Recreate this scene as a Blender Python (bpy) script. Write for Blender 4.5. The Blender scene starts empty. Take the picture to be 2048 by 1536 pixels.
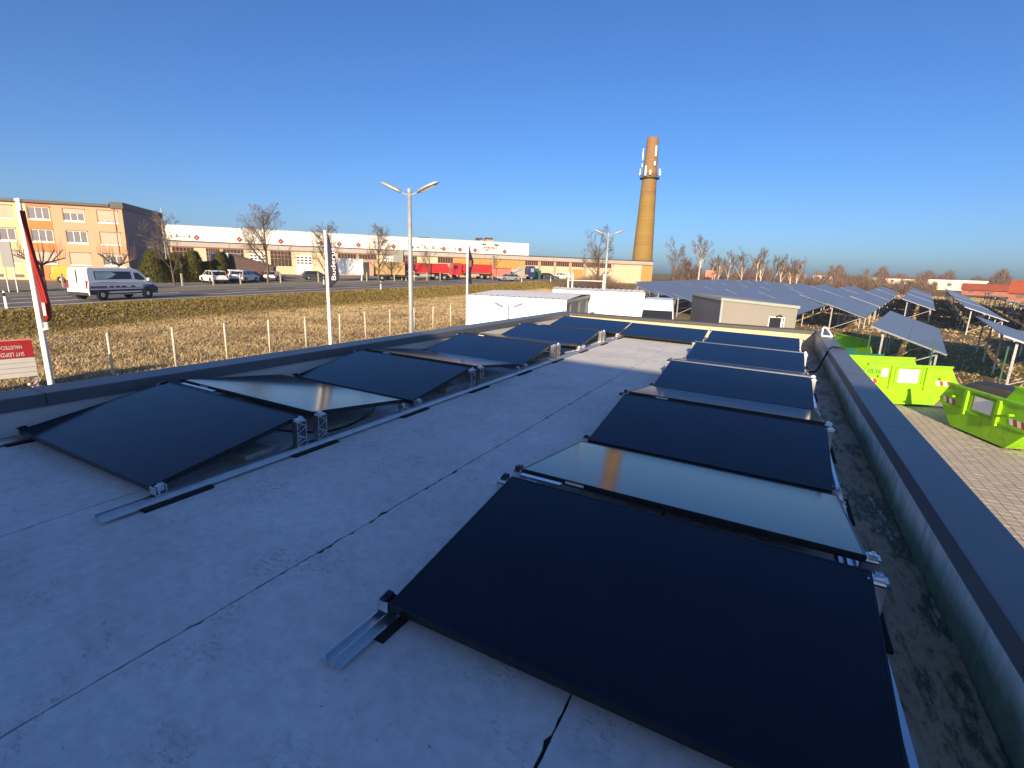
import bpy, bmesh, math, random
from mathutils import Vector, Matrix
R = math.radians
random.seed(7)
scene = bpy.context.scene
COL = scene.collection

# ---------------------------------------------------------------- camera
YAW, PITCH, ROLL, EYE = -0.47977, -0.22736, 0.03365, 1.539
def cam_axes():
    cy, sy, cp, sp = math.cos(YAW), math.sin(YAW), math.cos(PITCH), math.sin(PITCH)
    fwd = Vector((sy*cp, cy*cp, sp)); rgt = Vector((cy, -sy, 0)); up = rgt.cross(fwd)
    c, s = math.cos(ROLL), math.sin(ROLL)
    return c*rgt + s*up, -s*rgt + c*up, fwd
cr, cu, cf = cam_axes()
cam_data = bpy.data.cameras.new('camera')
cam_data.sensor_width = 36.0
cam_data.lens = 36.0*996.48/2048
cam_data.clip_start = 0.05
cam_data.clip_end = 3000
cam = bpy.data.objects.new('camera', cam_data)
COL.objects.link(cam)
m = Matrix((cr, cu, -cf)).transposed().to_4x4()
m.translation = (0, 0, EYE)
cam.matrix_world = m
scene.camera = cam

# ---------------------------------------------------------------- sky, sun, exposure
LIGHT = Vector((-0.80, 3.0, -1.0)).normalized()
SUN_EL = math.asin(-LIGHT.z)
world = bpy.data.worlds.new('World'); scene.world = world; world.use_nodes = True
wn = world.node_tree.nodes; wl = world.node_tree.links
bg = wn['Background']; sky = wn.new('ShaderNodeTexSky')
sky.sky_type = 'NISHITA'; sky.sun_disc = False
sky.sun_elevation = SUN_EL
sky.sun_rotation = math.atan2(-LIGHT.x, -LIGHT.y)
sky.altitude = 100; sky.air_density = 0.85; sky.dust_density = 1.45; sky.ozone_density = 6.5
hs = wn.new('ShaderNodeHueSaturation'); hs.inputs['Saturation'].default_value = 1.07; hs.inputs['Hue'].default_value = 0.504
wl.new(sky.outputs[0], hs.inputs['Color']); wl.new(hs.outputs[0], bg.inputs[0]); bg.inputs[1].default_value = 0.084
sun_data = bpy.data.lights.new('sun', 'SUN'); sun_data.energy = 4.6; sun_data.angle = R(0.53)
sun_data.color = (1.0, 0.78, 0.50)
sun = bpy.data.objects.new('sun', sun_data); COL.objects.link(sun)
sun.rotation_euler = LIGHT.to_track_quat('-Z', 'Y').to_euler(); sun.location = (20, -60, 40)
vs = scene.view_settings
vs.view_transform = 'Standard'; vs.look = 'None'; vs.exposure = 1.0; vs.gamma = 1.0; vs.use_curve_mapping = False
scene.cycles.max_bounces = 6

# ---------------------------------------------------------------- helpers: materials
MAT = {}
def mat(name, col, rough=0.7, metal=0.0, var=0.0, scale=4.0, bump=0.0, bscale=40.0, spec=0.5, coord='Object', col2=None, detail=5.0):
    if name in MAT: return MAT[name]
    mt = bpy.data.materials.new(name); mt.use_nodes = True; MAT[name] = mt
    nt = mt.node_tree; n = nt.nodes; l = nt.links; b = n['Principled BSDF']
    b.inputs['Roughness'].default_value = rough; b.inputs['Metallic'].default_value = metal
    b.inputs['Specular IOR Level'].default_value = spec
    c = (*col, 1)
    b.inputs['Base Color'].default_value = c
    tc = n.new('ShaderNodeTexCoord')
    if var > 0 or col2:
        nz = n.new('ShaderNodeTexNoise'); nz.inputs['Scale'].default_value = scale; nz.inputs['Detail'].default_value = detail
        nz.inputs['Roughness'].default_value = 0.65
        l.new(tc.outputs[coord], nz.inputs['Vector'])
        rp = n.new('ShaderNodeValToRGB'); rp.color_ramp.elements[0].position = 0.32; rp.color_ramp.elements[1].position = 0.68
        if col2: a, d = c, (*col2, 1)
        else:
            a = (*[x*(1-var) for x in col], 1); d = (*[min(1, x*(1+var)) for x in col], 1)
        rp.color_ramp.elements[0].color = a; rp.color_ramp.elements[1].color = d
        l.new(nz.outputs[0], rp.inputs[0]); l.new(rp.outputs[0], b.inputs['Base Color'])
    if bump > 0:
        nb = n.new('ShaderNodeTexNoise'); nb.inputs['Scale'].default_value = bscale; nb.inputs['Detail'].default_value = 6
        l.new(tc.outputs[coord], nb.inputs['Vector'])
        bp = n.new('ShaderNodeBump'); bp.inputs['Strength'].default_value = bump; bp.inputs['Distance'].default_value = 0.02
        l.new(nb.outputs[0], bp.inputs['Height']); l.new(bp.outputs[0], b.inputs['Normal'])
    return mt

class NB:
    """small node helper"""
    def __init__(s, mt): s.n = mt.node_tree.nodes; s.l = mt.node_tree.links; s.b = s.n['Principled BSDF']; s.tc = s.n.new('ShaderNodeTexCoord')
    def link(s, a, b): s.l.new(a, b)
    def noise(s, scale, detail=5, rough=0.6, vec=None, dist=0.0):
        k = s.n.new('ShaderNodeTexNoise'); k.inputs['Scale'].default_value = scale; k.inputs['Detail'].default_value = detail
        k.inputs['Roughness'].default_value = rough; k.inputs['Distortion'].default_value = dist
        s.l.new(vec or s.tc.outputs['Object'], k.inputs['Vector']); return k.outputs[0]
    def ramp(s, fac, stops):
        k = s.n.new('ShaderNodeValToRGB'); e = k.color_ramp.elements
        while len(e) < len(stops): e.new(0.5)
        for q, (p, c) in zip(e, stops):
            q.position = p; q.color = (*c, 1) if isinstance(c, tuple) else (c, c, c, 1)
        s.l.new(fac, k.inputs[0]); return k.outputs[0]
    def mix(s, fac, a, b, mode='MIX'):
        k = s.n.new('ShaderNodeMix'); k.data_type = 'RGBA'; k.blend_type = mode
        for v, i in ((fac, 0), (a, 6), (b, 7)):
            if isinstance(v, (int, float)): k.inputs[i].default_value = v
            elif isinstance(v, tuple): k.inputs[i].default_value = (*v, 1)
            else: s.l.new(v, k.inputs[i])
        return k.outputs[2]
    def math(s, op, a, b=0.0):
        k = s.n.new('ShaderNodeMath'); k.operation = op
        for v, i in ((a, 0), (b, 1)):
            if isinstance(v, (int, float)): k.inputs[i].default_value = v
            else: s.l.new(v, k.inputs[i])
        return k.outputs[0]
    def sep(s, vec=None):
        k = s.n.new('ShaderNodeSeparateXYZ'); s.l.new(vec or s.tc.outputs['Object'], k.inputs[0]); return k.outputs
    def mapping(s, scale, vec=None):
        k = s.n.new('ShaderNodeMapping'); k.inputs['Scale'].default_value = scale; s.l.new(vec or s.tc.outputs['Object'], k.inputs[0]); return k.outputs[0]
    def bump(s, h, strength=0.3, dist=0.01):
        k = s.n.new('ShaderNodeBump'); k.inputs['Strength'].default_value = strength; k.inputs['Distance'].default_value = dist
        s.l.new(h, k.inputs['Height']); s.l.new(k.outputs[0], s.b.inputs['Normal'])
def newmat(name, rough=0.7, metal=0.0, spec=0.5):
    mt = bpy.data.materials.new(name); mt.use_nodes = True; MAT[name] = mt
    q = NB(mt); q.b.inputs['Roughness'].default_value = rough; q.b.inputs['Metallic'].default_value = metal
    q.b.inputs['Specular IOR Level'].default_value = spec
    return mt, q

# ---------------------------------------------------------------- helpers: meshes and objects
class MB:
    def __init__(s): s.v = []; s.f = []
    def add(s, vs, fs, M=None):
        o = len(s.v)
        s.v += [tuple(M @ Vector(a)) if M else tuple(a) for a in vs]
        s.f += [tuple(i+o for i in f) for f in fs]; return s
    def box(s, x0, x1, y0, y1, z0, z1, M=None):
        return s.add([(x0,y0,z0),(x1,y0,z0),(x1,y1,z0),(x0,y1,z0),(x0,y0,z1),(x1,y0,z1),(x1,y1,z1),(x0,y1,z1)],
                     [(0,3,2,1),(4,5,6,7),(0,1,5,4),(1,2,6,5),(2,3,7,6),(3,0,4,7)], M)
    def prism(s, poly, y0, y1, M=None):
        """polygon in (x,z), counter-clockwise seen from -y, extruded y0..y1"""
        n = len(poly)
        return s.add([(x,y0,z) for x,z in poly]+[(x,y1,z) for x,z in poly],
                     [tuple(range(n)), tuple(range(2*n-1,n-1,-1))]+[(i,i+n,(i+1)%n+n,(i+1)%n) for i in range(n)], M)
    def quad(s, a, b, c, d): return s.add([a,b,c,d], [(0,1,2,3)])
    def tube(s, pts, rad, n=6, cap=True):
        pts = [Vector(p) for p in pts]; rs = rad if isinstance(rad, (list, tuple)) else [rad]*len(pts)
        o = len(s.v); k = len(pts)
        for i, p in enumerate(pts):
            d = (pts[min(i+1,k-1)]-pts[max(i-1,0)]).normalized()
            a = d.orthogonal().normalized() if i == 0 else (pa - d*pa.dot(d)).normalized()
            pa = a; b = d.cross(a)
            for j in range(n):
                t = 2*math.pi*j/n; s.v.append(tuple(p + (a*math.cos(t)+b*math.sin(t))*rs[i]))
        for i in range(k-1):
            for j in range(n):
                s.f.append((o+i*n+j, o+i*n+(j+1)%n, o+(i+1)*n+(j+1)%n, o+(i+1)*n+j))
        if cap:
            s.f.append(tuple(o+j for j in range(n-1,-1,-1))); s.f.append(tuple(o+(k-1)*n+j for j in range(n)))
        return s
    def lathe(s, prof, n=24, M=None):
        """profile [(r,z)] about z"""
        vs = [(r*math.cos(2*math.pi*j/n), r*math.sin(2*math.pi*j/n), z) for r, z in prof for j in range(n)]
        fs = [(i*n+j, i*n+(j+1)%n, (i+1)*n+(j+1)%n, (i+1)*n+j) for i in range(len(prof)-1) for j in range(n)]
        if prof[0][0] > 1e-6: fs.append(tuple(range(n-1,-1,-1)))
        if prof[-1][0] > 1e-6: fs.append(tuple((len(prof)-1)*n+j for j in range(n)))
        return s.add(vs, fs, M)
    def mesh(s, name, smooth=False):
        me = bpy.data.meshes.new(name); me.from_pydata(s.v, [], s.f); me.update()
        if smooth: me.polygons.foreach_set('use_smooth', [True]*len(me.polygons))
        return me
    def build(s, name, material, parent=None, smooth=False, bevel=0.0, fix=False):
        me = s.mesh(name, smooth)
        if fix or bevel > 0:
            bm = bmesh.new(); bm.from_mesh(me)
            if fix: bmesh.ops.recalc_face_normals(bm, faces=bm.faces)
            if bevel > 0:
                ed = [e for e in bm.edges if len(e.link_faces) == 2 and e.calc_face_angle(0) > 0.6]
                bmesh.ops.bevel(bm, geom=ed, offset=bevel, segments=2, affect='EDGES', profile=0.6, clamp_overlap=True)
            bm.to_mesh(me); bm.free()
        return obj(name, me, material, parent)
def obj(name, me, material, parent=None):
    if material is not None and not me.materials: me.materials.append(material)
    o = bpy.data.objects.new(name, me); COL.objects.link(o)
    if parent: o.parent = parent
    return o
def tag(o, label=None, cat=None, group=None, kind=None):
    if label: o['label'] = label
    if cat: o['category'] = cat
    if group: o['group'] = group
    if kind: o['kind'] = kind
    return o
def thing(name, label, cat, loc=(0,0,0), rotz=0.0, group=None):
    o = bpy.data.objects.new(name, None); COL.objects.link(o); o.empty_display_size = 0.2
    o.location = loc; o.rotation_euler = (0, 0, rotz)
    return tag(o, label, cat, group)
def dup(root, parent=None):
    c = root.copy(); COL.objects.link(c); c.parent = parent
    for ch in list(root.children):
        d = dup(ch, c); d.matrix_local = ch.matrix_local
    return c
def text_mesh(name, body, size, extrude=0.003):
    cu_ = bpy.data.curves.new(name, 'FONT'); cu_.body = body; cu_.size = size; cu_.extrude = extrude; cu_.align_x = 'CENTER'; cu_.align_y = 'CENTER'
    o = bpy.data.objects.new(name, cu_); COL.objects.link(o)
    me = bpy.data.meshes.new_from_object(o); bpy.data.objects.remove(o); bpy.data.curves.remove(cu_)
    return me
def Mloc(x, y, z, rz=0.0, rx=0.0, ry=0.0):
    return Matrix.Translation((x,y,z)) @ Matrix.Rotation(rz,4,'Z') @ Matrix.Rotation(ry,4,'Y') @ Matrix.Rotation(rx,4,'X')

# roof frame: the deck falls 1.6 % to the right
SX, SY = -0.0162, -0.0036
_ex = Vector((1,0,SX)).normalized(); _n = Vector((1,0,SX)).cross(Vector((0,1,SY))).normalized(); _ey = _n.cross(_ex)
RM = Matrix((_ex,_ey,_n)).transposed().to_4x4()
def on_roof(o, loc=(0,0,0), rot=None):
    o.matrix_world = RM @ Matrix.Translation(loc) @ (rot if rot else Matrix.Identity(4)); return o

# ---------------------------------------------------------------- terrain
def sm(a, b, t):
    t = min(1, max(0, (t-a)/(b-a))); return t*t*(3-2*t)
XE = [(-60,-36),(0,-38.6),(12,-40.0),(20,-42.5),(32,-44.4),(45,-44.8),(75,-45.3),(130,-47),(300,-55),(900,-80)]
def xe(y):
    if y <= XE[0][0]: return XE[0][1]
    for (a,b),(c,d) in zip(XE, XE[1:]):
        if y <= c: return b+(d-b)*(y-a)/(c-a)
    return XE[-1][1]
def zplat(y): return min(1.1, -1.75+0.013*max(0, y-30))
def gz(x, y):
    zp = zplat(y); zf = min(zp, -2.6+0.014*max(0, y-40))
    t = sm(0.8, 6.5, x-xe(y)); return zp*(1-t)+zf*t

# ---------------------------------------------------------------- materials
# roof concrete
mt, q = newmat('roof concrete', 0.85)
big = q.noise(0.9, 6, 0.65); fine = q.noise(14, 6, 0.7); spk = q.noise(55, 2, 0.5)
base = q.ramp(big, [(0.30,(0.56,0.555,0.55)),(0.50,(0.645,0.64,0.63)),(0.70,(0.72,0.715,0.705))])
base = q.mix(0.5, base, q.ramp(fine, [(0.30,0.60),(0.60,1.0)]), 'MULTIPLY')
base = q.mix(0.35, base, q.ramp(q.noise(3.2, 6, 0.75), [(0.28,0.62),(0.46,1.0),(0.72,1.08)]), 'MULTIPLY')
sc = q.noise(2.2, 3, 0.6, dist=0.6)
scr = q.math('MULTIPLY', q.ramp(sc, [(0.54,0.0),(0.66,1.0)]), q.ramp(q.noise(26, 5, 0.8, q.mapping((1,2.0,1))), [(0.50,0.0),(0.60,1.0)]))
base = q.mix(q.math('MULTIPLY', scr, 0.60), base, (0.17,0.17,0.16))
base = q.mix(q.math('MULTIPLY', q.ramp(spk, [(0.71,0.0),(0.75,1.0)]), 0.7), base, (0.06,0.06,0.06))
sx_ = q.sep()[0]
wet = q.math('ADD', sx_, q.math('MULTIPLY', q.noise(1.3, 5, 0.7, q.mapping((1,0.55,1))), 0.55))
wetm = q.ramp(q.math('SUBTRACT', wet, 0.30), [(0.42,0.0),(0.58,1.0)])
mud = q.ramp(q.noise(2.5, 7, 0.75, q.mapping((1.6,0.45,1))), [(0.36,(0.030,0.022,0.014)),(0.42,(0.30,0.20,0.12)),(0.49,(0.42,0.31,0.20)),(0.54,(0.15,0.17,0.075)),(0.58,(0.05,0.036,0.024)),(0.66,(0.55,0.48,0.38))])
base = q.mix(wetm, base, mud)
q.link(base, q.b.inputs['Base Color'])
q.link(q.ramp(wetm, [(0.0,0.85),(1.0,0.55)]), q.b.inputs['Roughness'])
q.bump(q.mix(0.5, fine, spk), 0.25, 0.006)
# parapet wall plaster
def plaster(name, a, b, algae):
    mt, q = newmat(name, 0.9)
    st = q.noise(3.0, 6, 0.7, q.mapping((1.0,0.9,2.6)))
    c = q.ramp(st, [(0.3,a),(0.7,b)])
    if algae:
        z = q.sep()[2]
        k = q.math('SUBTRACT', q.math('ADD', 0.12, q.math('MULTIPLY', q.noise(1.6, 5, 0.7), 0.26)), z)
        c = q.mix(q.ramp(k, [(0.02,0.0),(0.16,0.85)]), c, q.ramp(q.noise(9, 5, 0.7), [(0.3,(0.05,0.09,0.03)),(0.7,(0.17,0.24,0.09))]))
        strk = q.noise(2.0, 4, 0.6, q.mapping((1,7,0.7)))
        c = q.mix(q.math('MULTIPLY', q.ramp(strk, [(0.5,0.0),(0.7,1.0)]), 0.45), c, (0.13,0.125,0.12))
    q.link(c, q.b.inputs['Base Color']); q.bump(q.noise(60, 4), 0.15, 0.004)
    return mt
M_PLAST = plaster('pale plaster', (0.50,0.49,0.47), (0.62,0.60,0.56), False)
M_CREAM = plaster('cream plaster', (0.50,0.405,0.265), (0.58,0.475,0.315), False)
M_ALGAE = plaster('stained plaster', (0.68,0.64,0.57), (0.80,0.77,0.70), True)
M_COPE = mat('anthracite coated sheet', (0.115,0.125,0.140), 0.42, 0.0, 0.10, 1.2, 0.02, 30)
M_COPE2 = mat('darker anthracite sheet', (0.062,0.058,0.058), 0.55, 0.0, 0.12, 1.5, 0.02, 30)  # same anthracite coping, darkened because the rear run is strongly sunlit
M_UPPER = mat('pale cladding', (0.55,0.55,0.55), 0.6, 0, 0.1, 3)
# photovoltaic glass
def pv(name, cell, line, rough, sx, sy, contrast):
    mt, q = newmat(name, rough, 0.0, 0.5)
    s = q.sep()
    def ln(o, per, w):
        f = q.math('FRACT', q.math('MULTIPLY', o, 1.0/per)); return q.math('LESS_THAN', f, w)
    g = q.math('MAXIMUM', ln(s[0], sx, 0.02), ln(s[1], sy, 0.02))
    c = q.mix(q.math('MULTIPLY', g, contrast), cell, line)
    dust = q.ramp(q.noise(3.0, 6, 0.7), [(0.45,0.0),(0.8,0.35)])
    c = q.mix(q.math('MULTIPLY', dust, 0.05), c, (0.35,0.33,0.30))
    q.link(c, q.b.inputs['Base Color'])
    q.b.inputs['IOR'].default_value = 1.5
    return mt
M_PV = pv('black module glass', (0.0018,0.0036,0.015), (0.006,0.009,0.020), 0.12, 0.182, 0.182, 0.6)
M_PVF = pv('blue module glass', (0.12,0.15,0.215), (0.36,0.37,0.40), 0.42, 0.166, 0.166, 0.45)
M_FRAME = mat('black anodised frame', (0.010,0.010,0.012), 0.35, 0.0, 0.2, 6)
M_ALU = mat('mill aluminium', (0.72,0.73,0.75), 0.32, 1.0, 0.06, 8)
M_ALU2 = mat('dull galvanised steel', (0.40,0.41,0.42), 0.5, 0.4, 0.12, 6)
M_RUB = mat('black rubber', (0.012,0.012,0.012), 0.9)
M_BLOCK = mat('grey concrete block', (0.30,0.30,0.29), 0.9, 0, 0.15, 8, 0.3, 60)
M_CABLE = mat('black cable sheath', (0.010,0.010,0.011), 0.5)
M_WHITE = mat('white paint', (0.80,0.80,0.78), 0.45, 0, 0.04, 2)
M_GLASSD = mat('dark window glass', (0.020,0.024,0.030), 0.08, 0, 0, spec=0.6)
M_TYRE = mat('tyre rubber', (0.018,0.018,0.018), 0.85)
M_RIM = mat('wheel trim silver', (0.50,0.51,0.52), 0.35, 0.6)
M_LAMP_R = mat('red lamp glass', (0.35,0.02,0.02), 0.25)
M_LAMP_W = mat('clear lamp glass', (0.65,0.66,0.68), 0.15)
M_DARKPL = mat('dark grey plastic', (0.030,0.031,0.034), 0.55, 0, 0.1, 5)
M_WOOD = mat('weathered pale post', (0.42,0.36,0.27), 0.85, 0, 0.2, 6)
M_BARK = mat('grey brown bark', (0.115,0.085,0.062), 0.9, 0, 0.3, 5)
M_TWIG = mat('thin brown twigs', (0.150,0.105,0.075), 0.9, 0, 0.25, 2)
M_TWIG2 = mat('reddish brown twigs', (0.135,0.088,0.066), 0.9, 0, 0.3, 0.4)
M_BIRCH = mat('birch bark', (0.56,0.49,0.41), 0.8, 0, 0.25, 3)
M_ASPH = mat('worn asphalt', (0.105,0.096,0.092), 0.9, 0, 0.16, 0.35, 0.3, 20)
M_LOT = mat('pale worn lot surface', (0.165,0.145,0.128), 0.95, 0, 0.2, 0.25, 0.3, 12)
M_LINE = mat('road paint', (0.72,0.70,0.66), 0.7, 0, 0.12, 1.5)

# ---------------------------------------------------------------- ground
mt, q = newmat('dry meadow ground', 0.95, 0, 0.2)
n1 = q.noise(0.12, 6, 0.65); n2 = q.noise(0.9, 6, 0.75); n3 = q.noise(7, 4, 0.7)
c = q.ramp(n1, [(0.35,(0.20,0.145,0.075)),(0.5,(0.27,0.20,0.105)),(0.66,(0.19,0.155,0.062))])
c = q.mix(0.85, c, q.ramp(n2, [(0.28,0.35),(0.5,0.85),(0.75,1.25)]), 'MULTIPLY')
c = q.mix(0.5, c, q.ramp(n3, [(0.3,0.5),(0.7,1.2)]), 'MULTIPLY')
q.link(c, q.b.inputs['Base Color']); q.bump(n2, 0.6, 0.15)
M_GROUND = mt
xs = sorted(set([-900,-600,-400,-280,-200,-150,-120,-100,-90,-80,-75,-70,-65,-60,-56,-53]+[-50+0.8*i for i in range(0,40)]+[-17,-14,-11,-9,-7,-5,-2.5,0,2.5,5,7,9,12,16,20,25,30,40,60,90,130,200,300,450,700,900]))
ys = sorted(set([-200,-100,-60,-40,-20,-10]+[3*i for i in range(0,50)]+[30,150,165,180,200,225,249.2,260,300,400,550,800,1200]))
g = MB()
for y in ys:
    for x in xs: g.v.append((x, y, gz(x, y)))
nx = len(xs)
g.f = [(j*nx+i, j*nx+i+1, (j+1)*nx+i+1, (j+1)*nx+i) for j in range(len(ys)-1) for i in range(nx-1)]
tag(g.build('ground', M_GROUND, smooth=True), 'dry brown meadow ground around the road and yards', kind='structure')

def strip(name, off0, off1, y0, y1, dz, material, kind='structure', label=None, parent=None, step=1.0):
    s = MB(); yy = [y0]
    for k in ys + [a for a,_ in XE]:
        if y0 < k < y1: yy.append(k)
    k = math.ceil(y0)
    while k < y1: yy.append(k); k += 3
    yy = sorted(set(yy+[y1]))
    for y in yy:
        z = zplat(y)+dz; e = xe(y); s.v += [(e+off0, y, z), (e+off1, y, z)]
    s.f = [(2*i+1, 2*i, 2*i+2, 2*i+3) for i in range(len(yy)-1)]
    s.f = [tuple(reversed(f)) for f in s.f]
    o = s.build(name, material, parent)
    if kind and not parent: tag(o, label, kind=kind)
    return o
road = strip('road', -10.6, -0.1, -80, 330, 0.012, M_ASPH, label='grey asphalt road with white lane lines')
strip('edge_line', -0.80, -0.52, -80, 330, 0.018, M_LINE, parent=road)
strip('lane_line', -3.95, -3.65, -80, 330, 0.018, M_LINE, parent=road)
strip('edge_line', -10.3, -10.12, -80, 330, 0.018, M_LINE, parent=road)
y = 6.0
while y < 150:
    strip('dash', -7.25, -6.98, y, y+4, 0.018, M_LINE, parent=road); y += 9
lot = strip('parking_lot', -46, -15.2, -80, 130, 0.012, M_LOT, label='pale grey parking lot between road and buildings')
M_VERGE = mat('verge gravel and grass', (0.17,0.15,0.10), 0.95, 0, 0.3, 0.8, 0.4, 10)
strip('verge', -15.1, -10.7, -80, 330, 0.008, M_VERGE, label='narrow verge between road and parking lot')
kb = MB()
for i in range(-26, 44):
    y0, y1 = i*3.0, i*3.0+2.98
    a, b = xe(y0)-15.15, xe(y1)-15.15
    z0, z1 = zplat(y0), zplat(y1)
    kb.add([(a-.15,y0,z0-.1),(a+.05,y0,z0-.1),(b+.05,y1,z1-.1),(b-.15,y1,z1-.1),(a-.15,y0,z0+.12),(a+.05,y0,z0+.12),(b+.05,y1,z1+.12),(b-.15,y1,z1+.12)],
           [(0,3,2,1),(4,5,6,7),(0,1,5,4),(1,2,6,5),(2,3,7,6),(3,0,4,7)])
tag(kb.build('kerb', M_BLOCK), 'low concrete kerb along the parking lot', kind='structure')

# paved yard
M_YARD = mat('sandy paver joints', (0.37,0.325,0.27), 0.95, 0, 0.2, 1.0)
M_PAVER = mat('beige concrete pavers', (0.40,0.35,0.29), 0.9, 0, 0.10, 0.9, 0.2, 50)
yd = MB(); yd.add([(-19,14.4,-2.585),(1.3,14.4,-2.585),(1.3,-30,-2.585),(9.5,-30,-2.585),(9.0,22.5,-2.585),(2.6,25.0,-2.585),(1.0,39,-2.585),(-19,39,-2.585)], [(0,1,2,3,4,5,6,7)])
yard = tag(yd.build('yard', M_YARD), 'paved yard beside the flat roof', kind='structure')
pv_ = MB()
rr = random.Random(3)
for i in range(0, 36):
    for j in range(0, 92):
        x0 = 1.45+i*0.205; y0 = 5.6+j*0.205
        if y0 > 25.0-0.39*max(0, x0-2.6)-0.3: continue
        dz = rr.uniform(-0.002, 0.002)
        pv_.add([(x0,y0,-2.575),(x0+.202,y0,-2.575),(x0+.202,y0+.202,-2.575),(x0,y0+.202,-2.575),(x0+.006,y0+.006,-2.567+dz),(x0+.198,y0+.006,-2.567+dz),(x0+.198,y0+.198,-2.567+dz),(x0+.006,y0+.198,-2.567+dz)],
                [(4,5,6,7),(0,1,5,4),(1,2,6,5),(2,3,7,6),(3,0,4,7)])
tag(pv_.build('paver', M_PAVER, yard), kind='stuff')

# dry grass (uncountable)
def grass(name, label, n, area, h0, h1, col, seed, wid=0.03):
    rg = random.Random(seed); s = MB(); k = 0
    while k < n:
        x, y = area(rg)
        k += 1
        z = gz(x, y); d = math.hypot(x, y); sc = max(1.0, d/22)
        for b in range(3):
            a = rg.uniform(0, 6.283); hh = rg.uniform(h0, h1); w = wid*sc*rg.uniform(.7,1.4)
            lx, ly = rg.gauss(0,1.1)*hh, rg.gauss(0,1.1)*hh
            px, py = x+rg.uniform(-.2,.2), y+rg.uniform(-.2,.2)
            ca, sa = math.cos(a)*w, math.sin(a)*w
            o = len(s.v); s.v += [(px-ca,py-sa,z-.02),(px+ca,py+sa,z-.02),(px+lx,py+ly,z+hh)]; s.f.append((o,o+1,o+2))
    return tag(s.build(name, col), label, 'grass', kind='stuff')
mt, q = newmat('dry straw grass', 0.95, 0, 0.1)
q.link(q.ramp(q.noise(0.28, 8, 0.75), [(0.32,(0.16,0.108,0.058)),(0.44,(0.33,0.24,0.13)),(0.55,(0.50,0.39,0.225)),(0.66,(0.28,0.20,0.105))]), q.b.inputs['Base Color'])
M_STRAW = mt
mt, q = newmat('olive bank weeds', 0.95, 0, 0.1)
q.link(q.ramp(q.noise(0.7, 6, 0.8), [(0.32,(0.075,0.052,0.020)),(0.44,(0.24,0.175,0.060)),(0.54,(0.18,0.145,0.042)),(0.66,(0.38,0.29,0.13))]), q.b.inputs['Base Color'])
M_WEED = mt
def a_bank(rg):
    y = rg.uniform(0,1)**1.3*95+3; return xe(y)+rg.uniform(0.6, 7.0), y
def a_field(rg):
    y = rg.uniform(0,1)**1.4*85+2; x0 = xe(y)+6.0; return rg.uniform(x0, -11.0 if y < 13 else -16), y
def a_park(rg):
    return rg.uniform(-2, 60), 26+rg.uniform(0,1)**1.5*110
grass('bank_weeds', 'olive brown weeds covering the slope up to the road', 26000, a_bank, 0.03, 0.14, M_WEED, 1, 0.022)
grass('dry_grass', 'straw coloured dry grass in the field by the fence', 60000, a_field, 0.04, 0.16, M_STRAW, 2, 0.014)
grass('park_grass', 'dry grass between the solar tables', 14000, a_park, 0.06, 0.20, M_STRAW, 3, 0.03)

# ================================================================ the flat-roofed building under the camera
X0, X1, Y1 = -5.40, 0.90, 13.9          # inner faces of the parapets
XO0, XO1, YO1 = -5.68, 1.13, 14.16      # outer faces
PL_, PR_ = 0.275, 0.370                   # parapet height at the left and right side: the copings are level, the deck is not
PZ = PR_
def pzx(x): return PL_+(PR_-PL_)*(x-X0)/(X1-X0)
bld = thing('flat_roof_building', 'low flat-roofed building with parapet, concrete slab roof and taller rear storey', 'building')
on_roof(bld)
w = MB(); w.box(XO0, XO1, -7.6, YO1, -3.0, -0.16); w.build('wall', M_PLAST, bld)
w = MB(); w.box(X0-.01, X1+.01, -7.5, Y1+.01, -0.158, -0.05); w.build('slab_bed', mat('black bitumen joint', (0.010,0.010,0.011), 0.9), bld)
M_ROOF = MAT['roof concrete']
def slab(xa, xb, ya, yb, seed):
    rg = random.Random(seed); s = MB(); n = int((yb-ya)/0.032)
    L, Rr = [], []
    wl = wr = 0.0
    for i in range(n+1):
        y = ya+(yb-ya)*i/n
        def edge(): 
            k = rg.gauss(0.0, 0.0022)
            if rg.random() < 0.07: k += rg.uniform(0.004, 0.016)
            return max(-0.002, k)
        wob = 0.003*math.sin(y*2.3+xa)+0.002*math.sin(y*7.1+xa*3)
        wob2 = 0.003*math.sin(y*2.3+xb)+0.002*math.sin(y*7.1+xb*3)
        L.append((xa+wob+0.0055+edge(), y)); Rr.append((xb+wob2-0.0055-edge(), y))
    vs = [(x,y,0.0) for x,y in L]+[(x,y,0.0) for x,y in Rr]+[(x-.004,y,-.045) for x,y in L]+[(x+.004,y,-.045) for x,y in Rr]
    k = n+1; fs = []
    for i in range(n):
        fs += [(i, k+i, k+i+1, i+1), (2*k+i, i, i+1, 2*k+i+1), (k+i, 3*k+i, 3*k+i+1, k+i+1)]
    fs += [(2*k, 3*k, k, 0), (n, k+n, 3*k+n, 2*k+n)]
    s.add(vs, fs); return s.build('roof_slab', M_ROOF, bld)
bx = [X0, -5.01, -3.505, -2.0, -0.485, X1]
rk = random.Random(5)
for i in range(len(bx)-1):
    slab(bx[i], bx[i+1], -7.4, Y1-.005, 20+i)
for x in bx[1:-1]:
    s = MB(); s.box(x-.035, x+.035, -7.38, Y1-.01, -.030, -.007); s.build('joint_sealant', MAT['black bitumen joint'], bld)
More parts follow.
